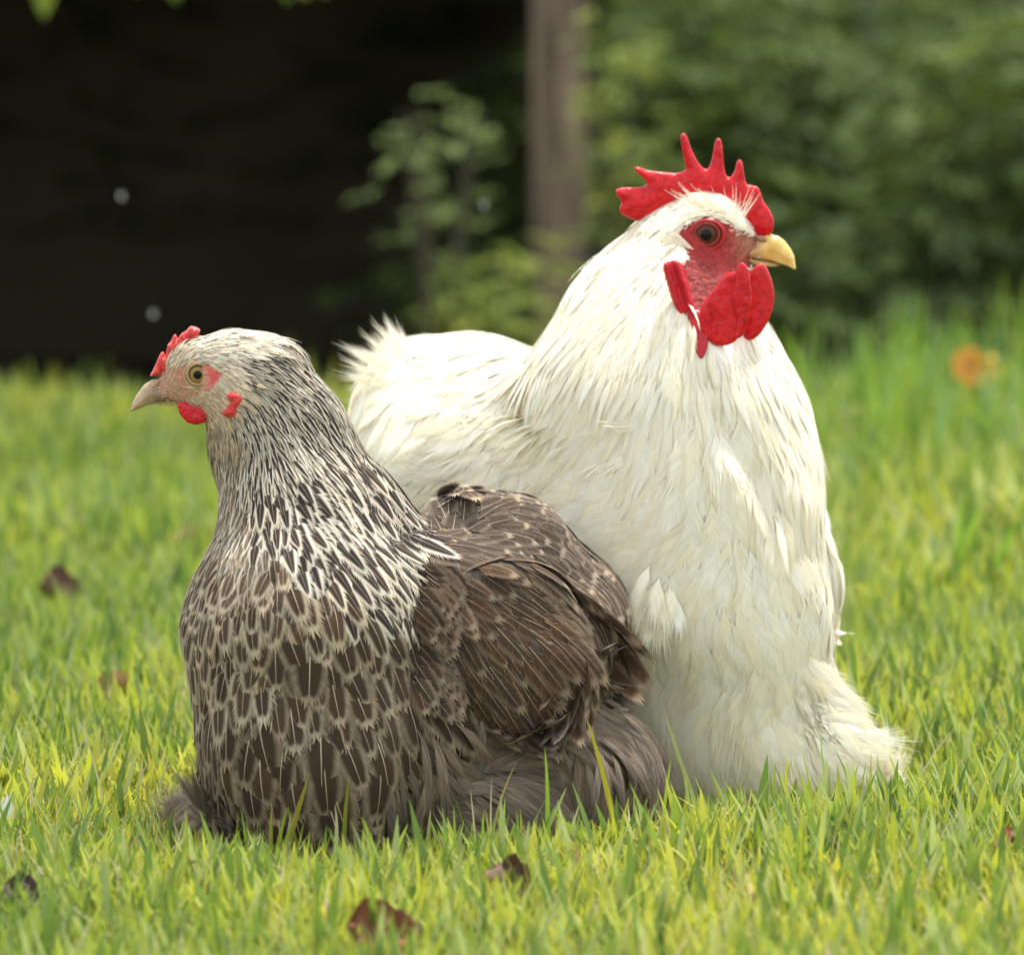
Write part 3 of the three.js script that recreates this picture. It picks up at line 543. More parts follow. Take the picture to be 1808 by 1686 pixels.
  for (let i = 0; i < 60; i++) { const p = at(1178 + gs() * 22, 425 + rr(-20, 45), RZ + 0.036), n = V(0.1, 0, 1).normalize(); spots.push({ kind: 'head', n, len: 0.02, m: lay(p, n, V(0.9, -0.9, 0), rr(0.014, 0.022), 0.014, 0.2, gs() * 0.3) }); }
  // loose tufts of the thigh and foot that break the outline
  for (let i = 0; i < 330; i++) {
    const k = Math.sqrt(rnd()), u = 1400 + 85 * k + gs() * 34, v = 1130 + 265 * k + gs() * 26, z = skinZ(f, u, v, RZ + 0.02); if (z < RZ + 0.035) continue;
    const n = V(0.55, 0.1, 0.8).normalize(), L = rr(0.025, 0.045); spots.push({ kind: 'loose', n, len: L, m: lay(at(u, v, z), n, V(0.75 + 0.5 * k, -1 + 0.5 * k, 0), L, L * rr(0.7, 1), rr(0.0, 0.1 + 0.35 * k), gs() * 0.35), free: true });
  }
  for (let i = 0; i < 34; i++) { const u = 1165 + gs() * 30, v = 1035 + gs() * 34, z = skinZ(f, u, v, RZ), n = V(0, 0.3, 1).normalize(), L = rr(0.02, 0.032); spots.push({ kind: 'fluff', n, len: L, m: lay(at(u, v, z), n, V(-0.2, -1, 0), L, L, rr(0.08, 0.26), gs() * 0.5), free: true }); }
  // tail: a ragged fan of soft narrow feathers
  for (let i = 0; i < 64; i++) { const k = rnd(), a = (112 + 78 * k + gs() * 9) * Math.PI / 180, p = at(742 + gs() * 24, 662 + 38 * k + gs() * 14, RZ - 0.09 + gs() * 0.035), n = V(0, 0.15, 1).normalize(); const L = rr(0.03, 0.052); spots.push({ kind: 'tail', n, len: L, m: lay(p, n, V(Math.cos(a), Math.sin(a), gs() * 0.2), L, L * 0.8, 0.1, gs() * 0.2) }); }
  dress(spots, kinds, rooster, f);

  // wings: a folded far wing whose tip hangs free of the breast, and the near one laid on the flank
  const wing = (list, guides, z, label) => {
    const wf = joined(list, 0.012), xs = net(wf, [at(600, 0, RZ).x, 0.05, z - 0.08], [at(1560, 0, RZ).x, 0.5, z + 0.09], 0.006);
    const w = part('wing', coloured(xs, () => cream), skinMat, rooster); w.userData.label = label;
    const gd = guideField(guides, z), sp = [];
    for (const { p, n } of scatter(xs, 12000, (p) => gd(p).gap * 0.8)) { const g = gd(p), L = g.len * rr(0.85, 1.15); sp.push({ kind: g.kind, n, len: L, m: lay(p, n, g.d, L, L * rr(0.9, 1.1), 0.0 + gs() * 0.015, gs() * 0.08) }); }
    const wk = { flight: { geos: fit(3, 0.04, 0.01, { width: 0.3, shape: strap, barbs: 18, slant: 0.18, split: 0.15, camber: 0.04, lift: 0.003 }), mats, tints, name: 'wing_feather', rest: 'wing_plumage', single: true, most: 120 }, covert: { ...kinds.body, rest: 'wing_plumage' } };
    dress(sp, wk, w, wf);
  };
  wing([bone(1405, 900, RZ + 0.01, 44, 1440, 1010, RZ + 0.01, 40, 0.6), bone(1440, 1010, RZ + 0.01, 40, 1466, 1086, RZ + 0.01, 20, 0.6)],
    [[1410, 900, 0.1, 1, 'covert', 3.0, 0.8], [1440, 970, 0.15, 1, 'flight', 4.4, 0.8], [1460, 1040, 0.2, 1, 'flight', 2.4, 0.55]], RZ + 0.01, 'far wing with its tip hanging clear of the breast');
  wing([bone(1110, 830, RZ + 0.085, 80, 940, 830, RZ + 0.035, 92, 0.45), bone(940, 830, RZ + 0.035, 92, 780, 850, RZ - 0.02, 60, 0.45)],
    [[1140, 800, -0.9, 0.5, 'covert', 3.6, 0.8], [1000, 780, -1, 0.3, 'covert', 3.8, 0.85], [1000, 870, -1, 0.35, 'covert', 4.2, 0.85], [860, 840, -1, 0.25, 'flight', 5, 0.9]], RZ + 0.05, 'near wing folded against the flank');
}
// ================================================================ HEN
const HZ = 0.0;
const hen = thing('brown_hen', 'brown and cream laced hen with small red comb sitting in front of the rooster', 'hen');
{
  const B = (u0, v0, dz0, r0, u1, v1, dz1, r1, sz) => bone(u0, v0, HZ + dz0, r0, u1, v1, HZ + dz1, r1, sz);
  const headList = [
    B(350, 650, 0, 55, 395, 648, 0, 57, 0.82),               // skull
    B(345, 668, 0, 42, 292, 688, 0, 22, 0.72),               // lores
    B(365, 690, 0, 44, 400, 700, 0, 48, 0.82),               // cheeks
    B(400, 640, 0, 50, 442, 645, 0, 52, 0.9),                // occiput
  ];
  const neckList = [
    B(405, 655, 0, 55, 440, 690, 0, 74, 0.9),
    B(440, 700, 0, 70, 478, 790, 0.0, 92, 0.9),
    B(478, 790, 0.0, 90, 525, 930, 0.01, 126, 0.95),
    B(495, 642, 0, 40, 540, 735, 0, 48, 0.9),                // mane of the nape
    B(540, 735, 0, 48, 622, 885, -0.01, 62, 0.9),
    B(622, 885, -0.01, 62, 705, 985, -0.02, 70, 0.95),
  ];
  const bodyList = [
    B(525, 930, 0.02, 128, 530, 1100, 0.04, 196, 0.95),        // upper breast
    B(530, 1100, 0.04, 196, 545, 1300, 0.05, 195, 0.95),       // breast
    B(560, 1310, 0.05, 182, 590, 1420, 0.05, 150, 0.95),
    B(650, 1050, 0.0, 118, 820, 1070, -0.03, 128, 1.1),        // shoulders and back
    B(800, 1100, -0.02, 150, 970, 1130, -0.05, 130, 1.05),
    B(820, 950, -0.05, 78, 900, 990, -0.06, 100, 0.9),         // tail cushion
    B(900, 985, -0.06, 98, 1010, 1070, -0.07, 84, 0.9),
    B(1010, 1070, -0.07, 80, 1062, 1150, -0.07, 46, 0.8),
    B(720, 1280, 0.02, 150, 760, 1420, 0.02, 110, 1.0),        // thigh fluff
    B(900, 1280, -0.02, 130, 1010, 1360, -0.03, 122, 1.0),     // rear fluff
    B(1010, 1360, -0.03, 122, 1060, 1430, -0.03, 92, 1.0),
    B(860, 1410, 0.02, 90, 960, 1440, 0.01, 78, 1.0),
    B(400, 1420, 0.0, 46, 375, 1455, 0.0, 34, 1.0),            // feathered foot on the far side
  ];
  const fine = joined([...headList, ...neckList.slice(0, 2)], 0.012), rough = joined([...neckList, ...bodyList], 0.022);
  const f = (x, y, z) => { const a = fine(x, y, z), b = rough(x, y, z), k = 0.01, h = clamp(0.5 + 0.5 * (a - b) / k); return a + (b - a) * h - k * h * (1 - h) + 0.0025 * noise(x * 25, y * 25, z * 25) + 0.007 * smooth(at(0, 1250, HZ).y, at(0, 1380, HZ).y, y) * noise(x * 26, y * 26, z * 26); };
  footprint.push(f);
  const hb = [at(230, 790, HZ), at(450, 570, HZ)], inHead = (x, y, z, m) => x > hb[0].x + m && x < hb[1].x - m && y > hb[0].y + m && y < hb[1].y - m;
  const main = net(f, [at(240, 0, HZ).x, 0.0, HZ - 0.2], [at(1220, 0, HZ).x, at(0, 560, HZ).y, HZ + 0.2], 0.006, (x, y, z) => inHead(x, y, z, 0.006));
  const Zm = (l) => scaled(0, 4.0178, 4.0178, l, 200, 550);
  const region = (l) => { const d = outlineDistance(Zm(l).map(([u, v]) => { const p = at(u, v, HZ); return [p.x, p.y]; })); return (x, y, z) => d(x, y) + 0.0012 * noise(x * 600, y * 600, z * 600); };
  const redSkin = region([[440, 430], [500, 360], [600, 335], [700, 355], [785, 405], [760, 470], [700, 540], [640, 555], [560, 545], [480, 500]]);
  const lores = region([[250, 460], [340, 420], [420, 390], [510, 370], [520, 520], [640, 560], [700, 545], [560, 600], [520, 620], [440, 660], [300, 640]]);
  const tan = [0.55, 0.40, 0.26], under = [0.10, 0.075, 0.05], rosy = [0.58, 0.075, 0.065], pale = [0.46, 0.25, 0.17];
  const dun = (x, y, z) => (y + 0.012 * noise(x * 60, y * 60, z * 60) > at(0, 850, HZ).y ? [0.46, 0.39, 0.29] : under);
  const skin = (x, y, z) => {
    const k = 1 + 0.25 * noise(x * 650, y * 650, z * 650);
    const eyeD = Math.hypot(x - at(349, 661, HZ).x, y - at(349, 661, HZ).y);
    if (redSkin(x, y, z) > 0) { const fwd = smooth(at(350, 0, HZ).x, at(372, 0, HZ).x, x + (y - at(0, 661, HZ).y) * 0.6); return mixc(mixc(pale, rosy, (0.35 + 0.65 * fwd) * smooth(-0.0005, 0.003, redSkin(x, y, z) + 0.001 * noise(x * 300, y * 300, z * 300))), pale, 0.75 * smooth(0.0125, 0.009, eyeD)).map((c) => c * k); }
    if (lores(x, y, z) > 0) return pale.map((c) => c * k);
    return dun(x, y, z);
  };
  const headF = (x, y, z) => f(x, y, z) + (redSkin(x, y, z) > 0 || lores(x, y, z) > 0 ? 0.0006 + 0.0006 * noise(x * 600, y * 600, z * 600) : 0);
  const head = net(headF, [hb[0].x, hb[0].y, HZ - 0.07], [hb[1].x, hb[1].y, HZ + 0.07], 0.002);
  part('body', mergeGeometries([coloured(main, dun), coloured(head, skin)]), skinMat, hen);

  const pebbled = (x, y, z) => 0.9 * noise(x * 480, y * 480, z * 480) + 0.6 * noise(x * 1000, y * 1000, z * 1000);
  const flesh = fleshMat(1, 1, 1, 0.18), redF = mottled([0.66, 0.03, 0.03], 0.3, 300, [0.72, 0.09, 0.07]);
  part('comb', coloured(fleshy(Zm([[262, 474], [300, 400], [345, 300], [365, 295], [376, 330], [392, 245], [415, 222], [430, 185], [450, 165], [462, 205], [490, 165], [520, 150], [555, 112], [600, 122], [628, 142], [600, 200], [520, 250], [460, 320], [430, 400], [340, 460]].map(([x, y]) => [x - 9, y - 11])), HZ, 16, 10, 0.0011, { relief: (x, y, z) => 1.6 * pebbled(x, y, z) }), redF), flesh, hen);
  for (const s of [1, -1]) {
    part('wattle', coloured(fleshy(Zm([[448, 652], [500, 640], [600, 665], [680, 695], [692, 735], [640, 790], [580, 806], [520, 786], [470, 730]]), skinZ(f, 336, 716, HZ, s) * 0.4 + HZ * 0.6 + 0.008 * s, 9, 12, 0.0011, { relief: pebbled }), mottled([0.62, 0.016, 0.03], 0.3, 300)), flesh, hen);
    part('ear_lobe', coloured(fleshy(Zm([[800, 590], [850, 570], [912, 590], [922, 632], [886, 680], [866, 745], [822, 757], [755, 722], [800, 690], [830, 640]]), skinZ(f, 410, 718, HZ, s) + 0.001 * s, 9, 8, 0.0011, { relief: (x, y, z) => 1.5 * pebbled(x, y, z) }), mottled([0.62, 0.05, 0.045], 0.35, 300)), flesh, hen);
  }
  const tipX = at(255, 0, HZ).x;
  const hornDye = (x, y, z) => mixc([0.40, 0.28, 0.16], [0.19, 0.11, 0.08], smooth(tipX - 0.008, tipX + 0.016, x + 0.003 * noise(x * 300, y * 300, 0))).map((c) => c * (1 + 0.12 * noise(x * 200, y * 500, z * 200)));
  const beak = part('beak', coloured(fleshy(Zm([[280, 480], [215, 520], [165, 590], [132, 650], [119, 714], [170, 692], [240, 664], [330, 642], [410, 638], [490, 612], [430, 572], [350, 545], [335, 500]]), HZ, 17, 22, 0.001), hornDye), horn, hen);
  part('lower_mandible', coloured(fleshy(Zm([[215, 676], [330, 648], [410, 645], [490, 615], [470, 655], [400, 668], [300, 662]]), HZ, 11, 9, 0.001), mottled([0.50, 0.37, 0.20], 0.15, 200)), horn, beak);
  for (const s of [1, -1]) part('nostril', coloured(fleshy(Zm([[262, 545], [272, 510], [305, 480], [330, 490], [318, 520], [285, 545]]), HZ + 0.0062 * s, 4, 4, 0.0009), mottled([0.42, 0.24, 0.17], 0.2, 300)), skinMat, beak);
  for (const s of [1, -1]) {
    const ez = skinZ(headF, 349, 661, HZ, s) - 0.0028 * s;
    eyeball(349, 661, ez, 19, [[0.4, [0.006, 0.006, 0.005]], [0.74, [0.27, 0.17, 0.05]], [0.88, [0.13, 0.08, 0.025]], [1, [0.03, 0.02, 0.012]]], hen, s);
    lid(349, 661, ez + 0.0028 * s, 19, 2.6, fleshMat(0.34, 0.24, 0.12, 0), hen, 0.98);
    lid(349, 662, ez + 0.0014 * s, 24, 2.8, fleshMat(0.42, 0.27, 0.16, 0), hen, 0.95);
  }

  // ------------ plumage: laced, striped, pencilled and downy feathers
  const CR = [0.43, 0.37, 0.275], WH = [0.62, 0.565, 0.455], BR = [0.056, 0.038, 0.026], DK = [0.030, 0.024, 0.021], SH = [0.66, 0.54, 0.40], RU = [0.17, 0.085, 0.04], GY = [0.15, 0.118, 0.09];
  // dye of a laced feather: dark middle, pale rim of given width
  const laced = (mid, rim, w, tipw, blur = 0.14) => { const k = 1 + gs() * 0.12; return (t, s) => { const e = Math.min((1 - s) / w, (1 - t) / tipw); const j = 0.12 * gs(); return mixc(rim, mid, smooth(1 - blur * 4, 1 + blur * 2, e + j)).map((c) => c * k); }; };
  const pencilled = (mid, rim, fleck) => { const ph = rnd() * 9; return (t, s) => { const e = Math.min((1 - s) / 0.22, (1 - t) / 0.07), p = noise(t * 34 + ph, s * 7, ph); return mixc(rim, mixc(mid, fleck, smooth(0.1, 0.5, p)), smooth(0.5, 1.3, e)); }; };
  const plain = (c, c2) => { const k = 1 + gs() * 0.1; return (t, s) => mixc(c, c2, s * 0.6 + 0.4 * rnd()).map((x) => x * k); };
  const many = (n, fn) => Array.from({ length: n }, (_, i) => fn(i));
  const P = (r, g, b) => plume(r, g, b, 0.12), mats = [P(1, 1, 1), P(1.12, 1.05, 0.98), P(0.86, 0.84, 0.82), P(1.05, 1.0, 1.0)], tints = [[1, 1, 1], [1.1, 1.02, 0.95], [0.85, 0.84, 0.84]];
  const kinds = {
    head: { geos: many(3, () => feather({ width: 0.3, shape: lance, barbs: 5, split: 0.5, rise: 0.14, bend: 0.2, paint: plain([0.58, 0.49, 0.35], [0.52, 0.44, 0.32]) })), mats, tints, rest: 'head_plumage' },
    crown: { geos: many(4, (i) => feather({ width: 0.28, shape: lance, barbs: 6, split: 0.5, rise: 0.16, bend: 0.2, paint: i === 3 ? laced([0.10, 0.08, 0.07], WH, 0.8, 0.2) : plain(WH, [0.58, 0.5, 0.37]) })), mats, tints, rest: 'head_plumage' },
    cheek: { geos: many(3, () => feather({ width: 0.26, shape: lance, barbs: 4, split: 0.5, rise: 0.16, bend: 0.2, paint: plain([0.60, 0.47, 0.31], [0.50, 0.38, 0.25]) })), mats, tints, rest: 'face_plumage' },
    throat: { geos: many(3, () => feather({ width: 0.24, shape: lance, barbs: 6, split: 0.9, rise: 0.2, bend: 0.2, paint: plain([0.42, 0.35, 0.25], [0.26, 0.21, 0.15]) })), mats, tints, rest: 'throat_plumage' },
    nape: { geos: conform(3, 0.07, 0.04, (i, q) => feather({ width: 0.2, shape: lance, barbs: 11, split: 0.5, slant: 0.22, paint: laced(DK, WH, i % 2 ? 0.6 : 0.42, i % 2 ? 0.14 : 0.06, 0.1), ...q })), mats, tints, name: 'nape_feather', rest: 'nape_plumage', single: true, most: 200 },
    hackle: { geos: conform(4, 0.1, 0.06, (i, q) => feather({ width: 0.5, shape: lance, barbs: 16, split: 0.5, slant: 0.2, paint: laced(i % 2 ? DK : [0.045, 0.033, 0.026], WH, 0.32, 0.045, 0.06), shaft: [0.34, 0.29, 0.24], stalk: 0.009, ...q })), mats, tints, name: 'hackle_feather', rest: 'hackle_plumage', single: true, most: 280 },
    front: { geos: conform(4, 0.09, 0.06, (i, q) => feather({ width: 0.32, shape: lance, barbs: 12, split: 0.7, slant: 0.24, paint: laced(i % 2 ? DK : BR, i % 3 ? WH : CR, 0.5, 0.1, 0.1), shaft: SH, stalk: 0.007, ...q })), mats, tints, name: 'neck_feather', rest: 'neck_plumage', single: true, most: 150 },
    breast: { geos: conform(4, 0.13, 0.085, (i, q) => feather({ width: 0.7, shape: oval, barbs: 24, split: 0.2, slant: 0.24, rag: 0.015, camber: 0.16, lift: 0.012, paint: laced(BR.map((c) => c * (0.85 + 0.1 * i)), i % 3 ? [0.34, 0.285, 0.205] : [0.27, 0.22, 0.155], 0.27, 0.06, 0.12), shaft: SH, stalk: 0.010, ...q })), mats, tints, name: 'breast_feather', rest: 'breast_plumage', single: true, most: 290 },
    bib: { geos: conform(4, 0.13, 0.09, (i, q) => feather({ width: 0.58, shape: oval, barbs: 20, split: 0.45, slant: 0.28, camber: 0.14, lift: 0.015, rag: 0.04, paint: laced(i % 2 ? [0.085, 0.058, 0.04] : BR, i % 3 ? CR : [0.46, 0.39, 0.29], 0.31, 0.075, 0.12), shaft: SH, stalk: 0.010, ...q })), mats, tints, name: 'bib_feather', rest: 'bib_plumage', single: true, most: 200 },
    wing: { geos: conform(4, 0.08, 0.04, (i, q) => feather({ width: 0.52, shape: oval, barbs: 22, split: 0.14, slant: 0.22, rag: 0.012, camber: 0.14, lift: 0.01, paint: pencilled(i % 2 ? [0.058, 0.037, 0.024] : [0.05, 0.036, 0.027], [0.27, 0.21, 0.15], i % 2 ? [0.12, 0.064, 0.032] : [0.09, 0.058, 0.037]), shaft: [0.40, 0.31, 0.22], stalk: 0.008, ...q })), mats, tints, name: 'wing_feather', rest: 'wing_plumage', single: true, most: 260 },
    back: null,
    tail: { geos: conform(4, 0.11, 0.06, (i, q) => feather({ width: 0.7, shape: oval, barbs: 22, split: 0.16, slant: 0.24, rag: 0.012, camber: 0.16, paint: pencilled([0.066, 0.049, 0.037], [0.33, 0.27, 0.2], [0.105, 0.077, 0.055]), shaft: [0.5, 0.42, 0.32], stalk: 0.010, ...q })), mats, tints, name: 'tail_feather', rest: 'tail_plumage', single: true, most: 200 },
    down: { soft: 0.4, geos: conform(3, 0.14, 0.12, (i, q) => feather({ width: 0.2, shape: lance, barbs: 18, split: 2.0, slant: 0.45, lift: 0.06, rag: 0.1, paint: plain(i % 2 ? GY : [0.10, 0.078, 0.06], i % 3 ? [0.20, 0.16, 0.125] : [0.32, 0.265, 0.21]), ...q })), mats, tints, rest: 'down_plumage' },
  };
  kinds.back = { ...kinds.wing, name: 'back_feather', rest: 'back_plumage', most: 160 };
  kinds.foot = { ...kinds.down, geos: many(3, () => feather({ width: 0.2, shape: lance, barbs: 18, split: 2.0, slant: 0.45, rise: 0.14, bend: 0.1, lift: 0.06, rag: 0.1, paint: plain([0.26, 0.21, 0.15], [0.42, 0.36, 0.27]) })), rest: 'foot_plumage' };
  const guide = guideField([
    [300, 640, 0.7, -1, 'head', 0.6, 0.2], [330, 605, 1, -0.7, 'crown', 0.9, 0.24], [380, 595, 1, -0.1, 'crown', 1.2, 0.26], [440, 600, 1, -0.05, 'crown', 1.5, 0.28], [400, 630, 1, 0.1, 'crown', 1.0, 0.26], [450, 640, 1, 0.35, 'nape', 1.5, 0.34],
    [405, 670, 0.8, 0.7, 'head', 0.9, 0.26], [310, 700, 1, 0.3, 'cheek', 0.6, 0.16], [350, 700, 1, 0.2, 'cheek', 0.7, 0.18], [390, 690, 1, 0.3, 'cheek', 0.8, 0.2], [375, 730, 0.8, 0.8, 'cheek', 0.8, 0.22], [375, 755, 0.4, 1, 'throat', 1.0, 0.26], [400, 775, 0.2, 1, 'throat', 1.2, 0.3],
    [500, 650, 1, 0.7, 'nape', 2.0, 0.4], [550, 700, 0.9, 1, 'nape', 2.4, 0.44], [470, 720, 0.7, 1, 'nape', 1.9, 0.38], [440, 740, 0.3, 1, 'nape', 1.7, 0.36], [410, 800, 0.0, 1, 'front', 1.9, 0.4], [460, 820, 0.25, 1, 'nape', 2.2, 0.42], [520, 790, 0.6, 1, 'nape', 2.4, 0.45], [590, 780, 0.8, 1, 'nape', 2.8, 0.5],
    [560, 870, 0.6, 1, 'hackle', 3.30, 0.72], [630, 850, 0.8, 1, 'hackle', 3.52, 0.72], [490, 890, 0.25, 1, 'hackle', 2.97, 0.68], [690, 920, 1, 0.9, 'hackle', 3.96, 0.78], [620, 950, 0.7, 1, 'hackle', 3.85, 0.88], [680, 1000, 0.8, 1, 'hackle', 3.96, 0.90], [550, 970, 0.3, 1, 'hackle', 3.30, 0.85],
    [400, 890, -0.1, 1, 'front', 2.3, 0.5], [430, 930, 0.05, 1, 'front', 2.6, 0.6], [380, 980, -0.2, 1, 'bib', 2.6, 0.85], [480, 1010, 0, 1, 'bib', 2.8, 0.9], [560, 1040, 0.1, 1, 'bib', 2.9, 0.95],
    [340, 1100, -0.2, 1, 'bib', 3.0, 1.1], [430, 1100, -0.1, 1, 'bib', 3.2, 1.15], [540, 1090, 0.05, 1, 'breast', 4.01, 1.56], [640, 1110, 0.4, 1, 'breast', 4.12, 1.56], [700, 1180, 0.4, 1, 'breast', 4.12, 1.56],
    [350, 1250, 0.15, 1, 'breast', 4.25, 1.56], [450, 1230, -0.05, 1, 'breast', 4.50, 1.68], [560, 1230, 0.1, 1, 'breast', 4.75, 1.75], [660, 1280, 0.3, 1, 'breast', 4.75, 1.68], [420, 1360, 0.1, 1, 'breast', 4.50, 1.62], [540, 1370, 0.05, 1, 'breast', 4.75, 1.68], [640, 1390, 0.3, 1, 'breast', 4.75, 1.62],
    [720, 1340, 0.8, 0.6, 'down', 3.4, 0.62], [460, 1460, 0, 1, 'down', 3, 0.62], [600, 1480, 0, 1, 'down', 3, 0.62],
    [760, 1010, 1, 0.7, 'back', 3.6, 0.9], [820, 1050, 1, 0.7, 'back', 3.8, 1.0], [900, 1080, 1, 0.6, 'back', 3.8, 1.0],
    [790, 900, -0.2, -1, 'tail', 3.0, 0.9], [850, 890, 0.5, -0.5, 'tail', 2.6, 0.85], [920, 930, 1, 0.1, 'tail', 2.6, 0.85], [1000, 980, 1, 0.7, 'tail', 2.8, 0.85], [1060, 1070, 0.6, 1, 'tail', 3.0, 0.9], [880, 990, 1, 0.3, 'tail', 2.8, 0.9], [960, 1040, 1, 0.6, 'tail', 3, 0.9],
    [1080, 1180, 0.4, 1, 'back', 3.2, 0.9], [1060, 1260, 0.5, 1, 'down', 3.2, 0.58], [1120, 1340, 0.6, 1, 'down', 3.4, 0.58], [980, 1330, 0.6, 1, 'down', 3.4, 0.58], [850, 1370, 0.9, 0.5, 'down', 3.4, 0.58], [900, 1450, 0.9, 0.7, 'down', 3.2, 0.58], [1050, 1430, 0.8, 0.8, 'down', 3.4, 0.58], [760, 1430, 0.7, 0.8, 'down', 3.4, 0.58], [350, 1440, -1, 0.35, 'down', 3.2, 0.4], [390, 1400, -1, 0.5, 'down', 3.0, 0.45],
  ], HZ);
  const skinAll = { pos: [...main.pos, ...head.pos], nor: [...main.nor, ...head.nor], idx: [...main.idx, ...head.idx.map((i) => i + main.pos.length / 3)] };
  const spots = [];
  for (const { p, n } of scatter(skinAll, 110000, (p) => (p.y < 0.01 || redSkin(p.x, p.y, p.z) > 0.0006 ? 0 : guide(p).gap * 0.85))) {
    const g = guide(p, 1.3); if (lores(p.x, p.y, p.z) > 0.001) { if (rnd() < 0.35) continue; g.kind = 'cheek'; g.len = 0.004; }
    const tilt = { head: 0.0, crown: 0.04, cheek: 0.05, throat: 0.12, nape: 0.02, hackle: 0.03, front: 0.05, breast: 0.05, bib: 0.06, wing: 0.02, back: 0.02, tail: 0.05, down: 0.24 + 0.2 * noise(p.x * 45, p.y * 45, p.z * 45) }[g.kind] + gs() * 0.04, L = g.len * rr(0.85, 1.15);
    spots.push({ kind: g.kind, n, len: L, m: lay(p, n, g.d, L, L * rr(0.82, 1.18), tilt, gs() * (g.kind === 'down' ? 0.45 : g.kind === 'breast' || g.kind === 'bib' ? 0.24 : 0.16) + (g.kind === 'down' ? 0.95 : 0.15) * noise(p.x * 28, p.y * 28, p.z * 28)) });
  }
  for (let i = 0; i < 70; i++) { const k = rnd(), p = at(392 + gs() * 16, 1375 + 95 * k, gs() * 0.03), n = V(-0.2, 0.5, 0.8).normalize(), L = rr(0.022, 0.04); spots.push({ kind: 'foot', n, len: L, m: lay(p, n, V(-0.8, -0.5 - 1.3 * k + gs() * 0.3, 0), L, L * 0.9, rr(0, 0.3), gs() * 0.3), free: true }); }
  for (let i = 0; i < 70; i++) { const k = rnd(), p = at(400 + 58 * k + gs() * 8, 592 + 10 * k + gs() * 5, gs() * 0.014), n = V(0.1, 0.75, 0.65 * Math.sign(p.z + 0.004)).normalize(), L = rr(0.012, 0.02); spots.push({ kind: 'crown', n, len: L, m: lay(p, n, V(1, 0.12 - 0.4 * rnd(), 0), L, L, 0.16 + gs() * 0.08, gs() * 0.2) }); }
  dress(spots, kinds, hen, f);

  // near wing, folded over the flank
  const wf = joined([B(800, 1060, 0.01, 42, 890, 1095, 0.03, 105, 0.42), B(890, 1095, 0.04, 110, 915, 1165, 0.052, 108, 0.42), B(920, 1080, 0.024, 84, 1035, 1125, -0.015, 42, 0.45), B(840, 1160, 0.055, 100, 905, 1225, 0.056, 66, 0.42)], 0.012);
  const wm = net(wf, [at(660, 0, HZ).x, 0.04, HZ - 0.04], [at(1160, 0, HZ).x, 0.36, HZ + 0.18], 0.006);
  const w = part('wing', coloured(wm, () => [0.06, 0.042, 0.028]), skinMat, hen); w.userData.label = 'near wing folded over the flank, rust brown';
  const wg = guideField([[740, 1010, 1, 0.9, 'wing', 2.6, 0.8], [760, 1100, 0.7, 1, 'wing', 2.8, 0.85], [850, 1040, 1, 0.75, 'wing', 3.2, 0.9], [830, 1140, 0.7, 1, 'wing', 3.4, 0.95], [800, 1220, 0.5, 1, 'wing', 3.4, 0.95], [950, 1080, 1, 0.65, 'wing', 4.8, 1.0], [930, 1170, 0.75, 1, 'wing', 5.2, 1.05], [900, 1250, 0.5, 1, 'wing', 5.0, 1.0], [1040, 1140, 1, 0.8, 'wing', 5.4, 0.95], [980, 1230, 0.6, 1, 'wing', 5.2, 0.95]], HZ + 0.08);
  const ws = [];
  for (const { p, n } of scatter(wm, 16000, (p) => wg(p).gap * 0.85)) { const g = wg(p), L = g.len * rr(0.85, 1.15); ws.push({ kind: 'wing', n, len: L, m: lay(p, n, g.d, L, Math.min(L, 0.038) * rr(0.85, 1.1), gs() * 0.02, gs() * 0.12) }); }
  // shoulder coverts that close the front rim of the wing
  for (let i = 0; i < 90; i++) { const k = rnd(), u = 722 + 30 * k + gs() * 22 + 40 * (1 - k) * (1 - k), v = 985 + 225 * k, z = skinZ(f, u, v, HZ), n = V(-0.25, 0.2, 1).normalize(), L = rr(0.028, 0.04); ws.push({ kind: 'wing', n, len: L, m: lay(at(u, v, z + 0.002), n, V(1, -0.7 - 0.5 * k, 0), L, L * rr(0.9, 1.15), rr(0.1, 0.34), gs() * 0.2), free: true }); }
  dress(ws, kinds, w, wf);
}
// ---------------------------------------------------------------- grass
const bladeTones = [[0.345, 0.405, 0.035], [0.395, 0.44, 0.04], [0.255, 0.34, 0.035], [0.43, 0.455, 0.045], [0.34, 0.40, 0.13], [0.48, 0.48, 0.05], [0.38, 0.42, 0.06], [0.17, 0.26, 0.03], [0.12, 0.20, 0.03]], STRAW = [0.5, 0.44, 0.26], BROWN = [0.20, 0.12, 0.07];
const grassMat = phy({ vertexColors: true, roughness: 1, transmission: 0.45, specularIntensity: 0.5, side: THREE.DoubleSide });
function addBlade(pos, idx, col, bx, by, bz, az, lean, len, wid, curl, tone, seg = 4) {
  const dx = Math.cos(az), dz = Math.sin(az), sx = -dz, sz = dx; let x = bx, y = by, z = bz, a = lean; const o = pos.length / 3, tw = gs() * 0.5;
  for (let i = 0; i <= seg; i++) {
    const t = i / seg, w = wid * 0.5 * (i === seg ? 0.04 : Math.min(1, 0.62 + t * 1.1) * Math.pow(1 - t * t, 0.6)), c = Math.cos(tw * t), s = Math.sin(tw * t);
    pos.push(x - sx * w * c, y - w * s, z - sz * w * c, x + sx * w * c, y + w * s, z + sz * w * c); col.push(...tone, ...tone);
    if (i) { const q = o + (i - 1) * 2; idx.push(q, q + 1, q + 3, q, q + 3, q + 2); }
    const st = len / seg; x += dx * Math.sin(a) * st; z += dz * Math.sin(a) * st; y += Math.cos(a) * st; a += curl / seg;
  }
}
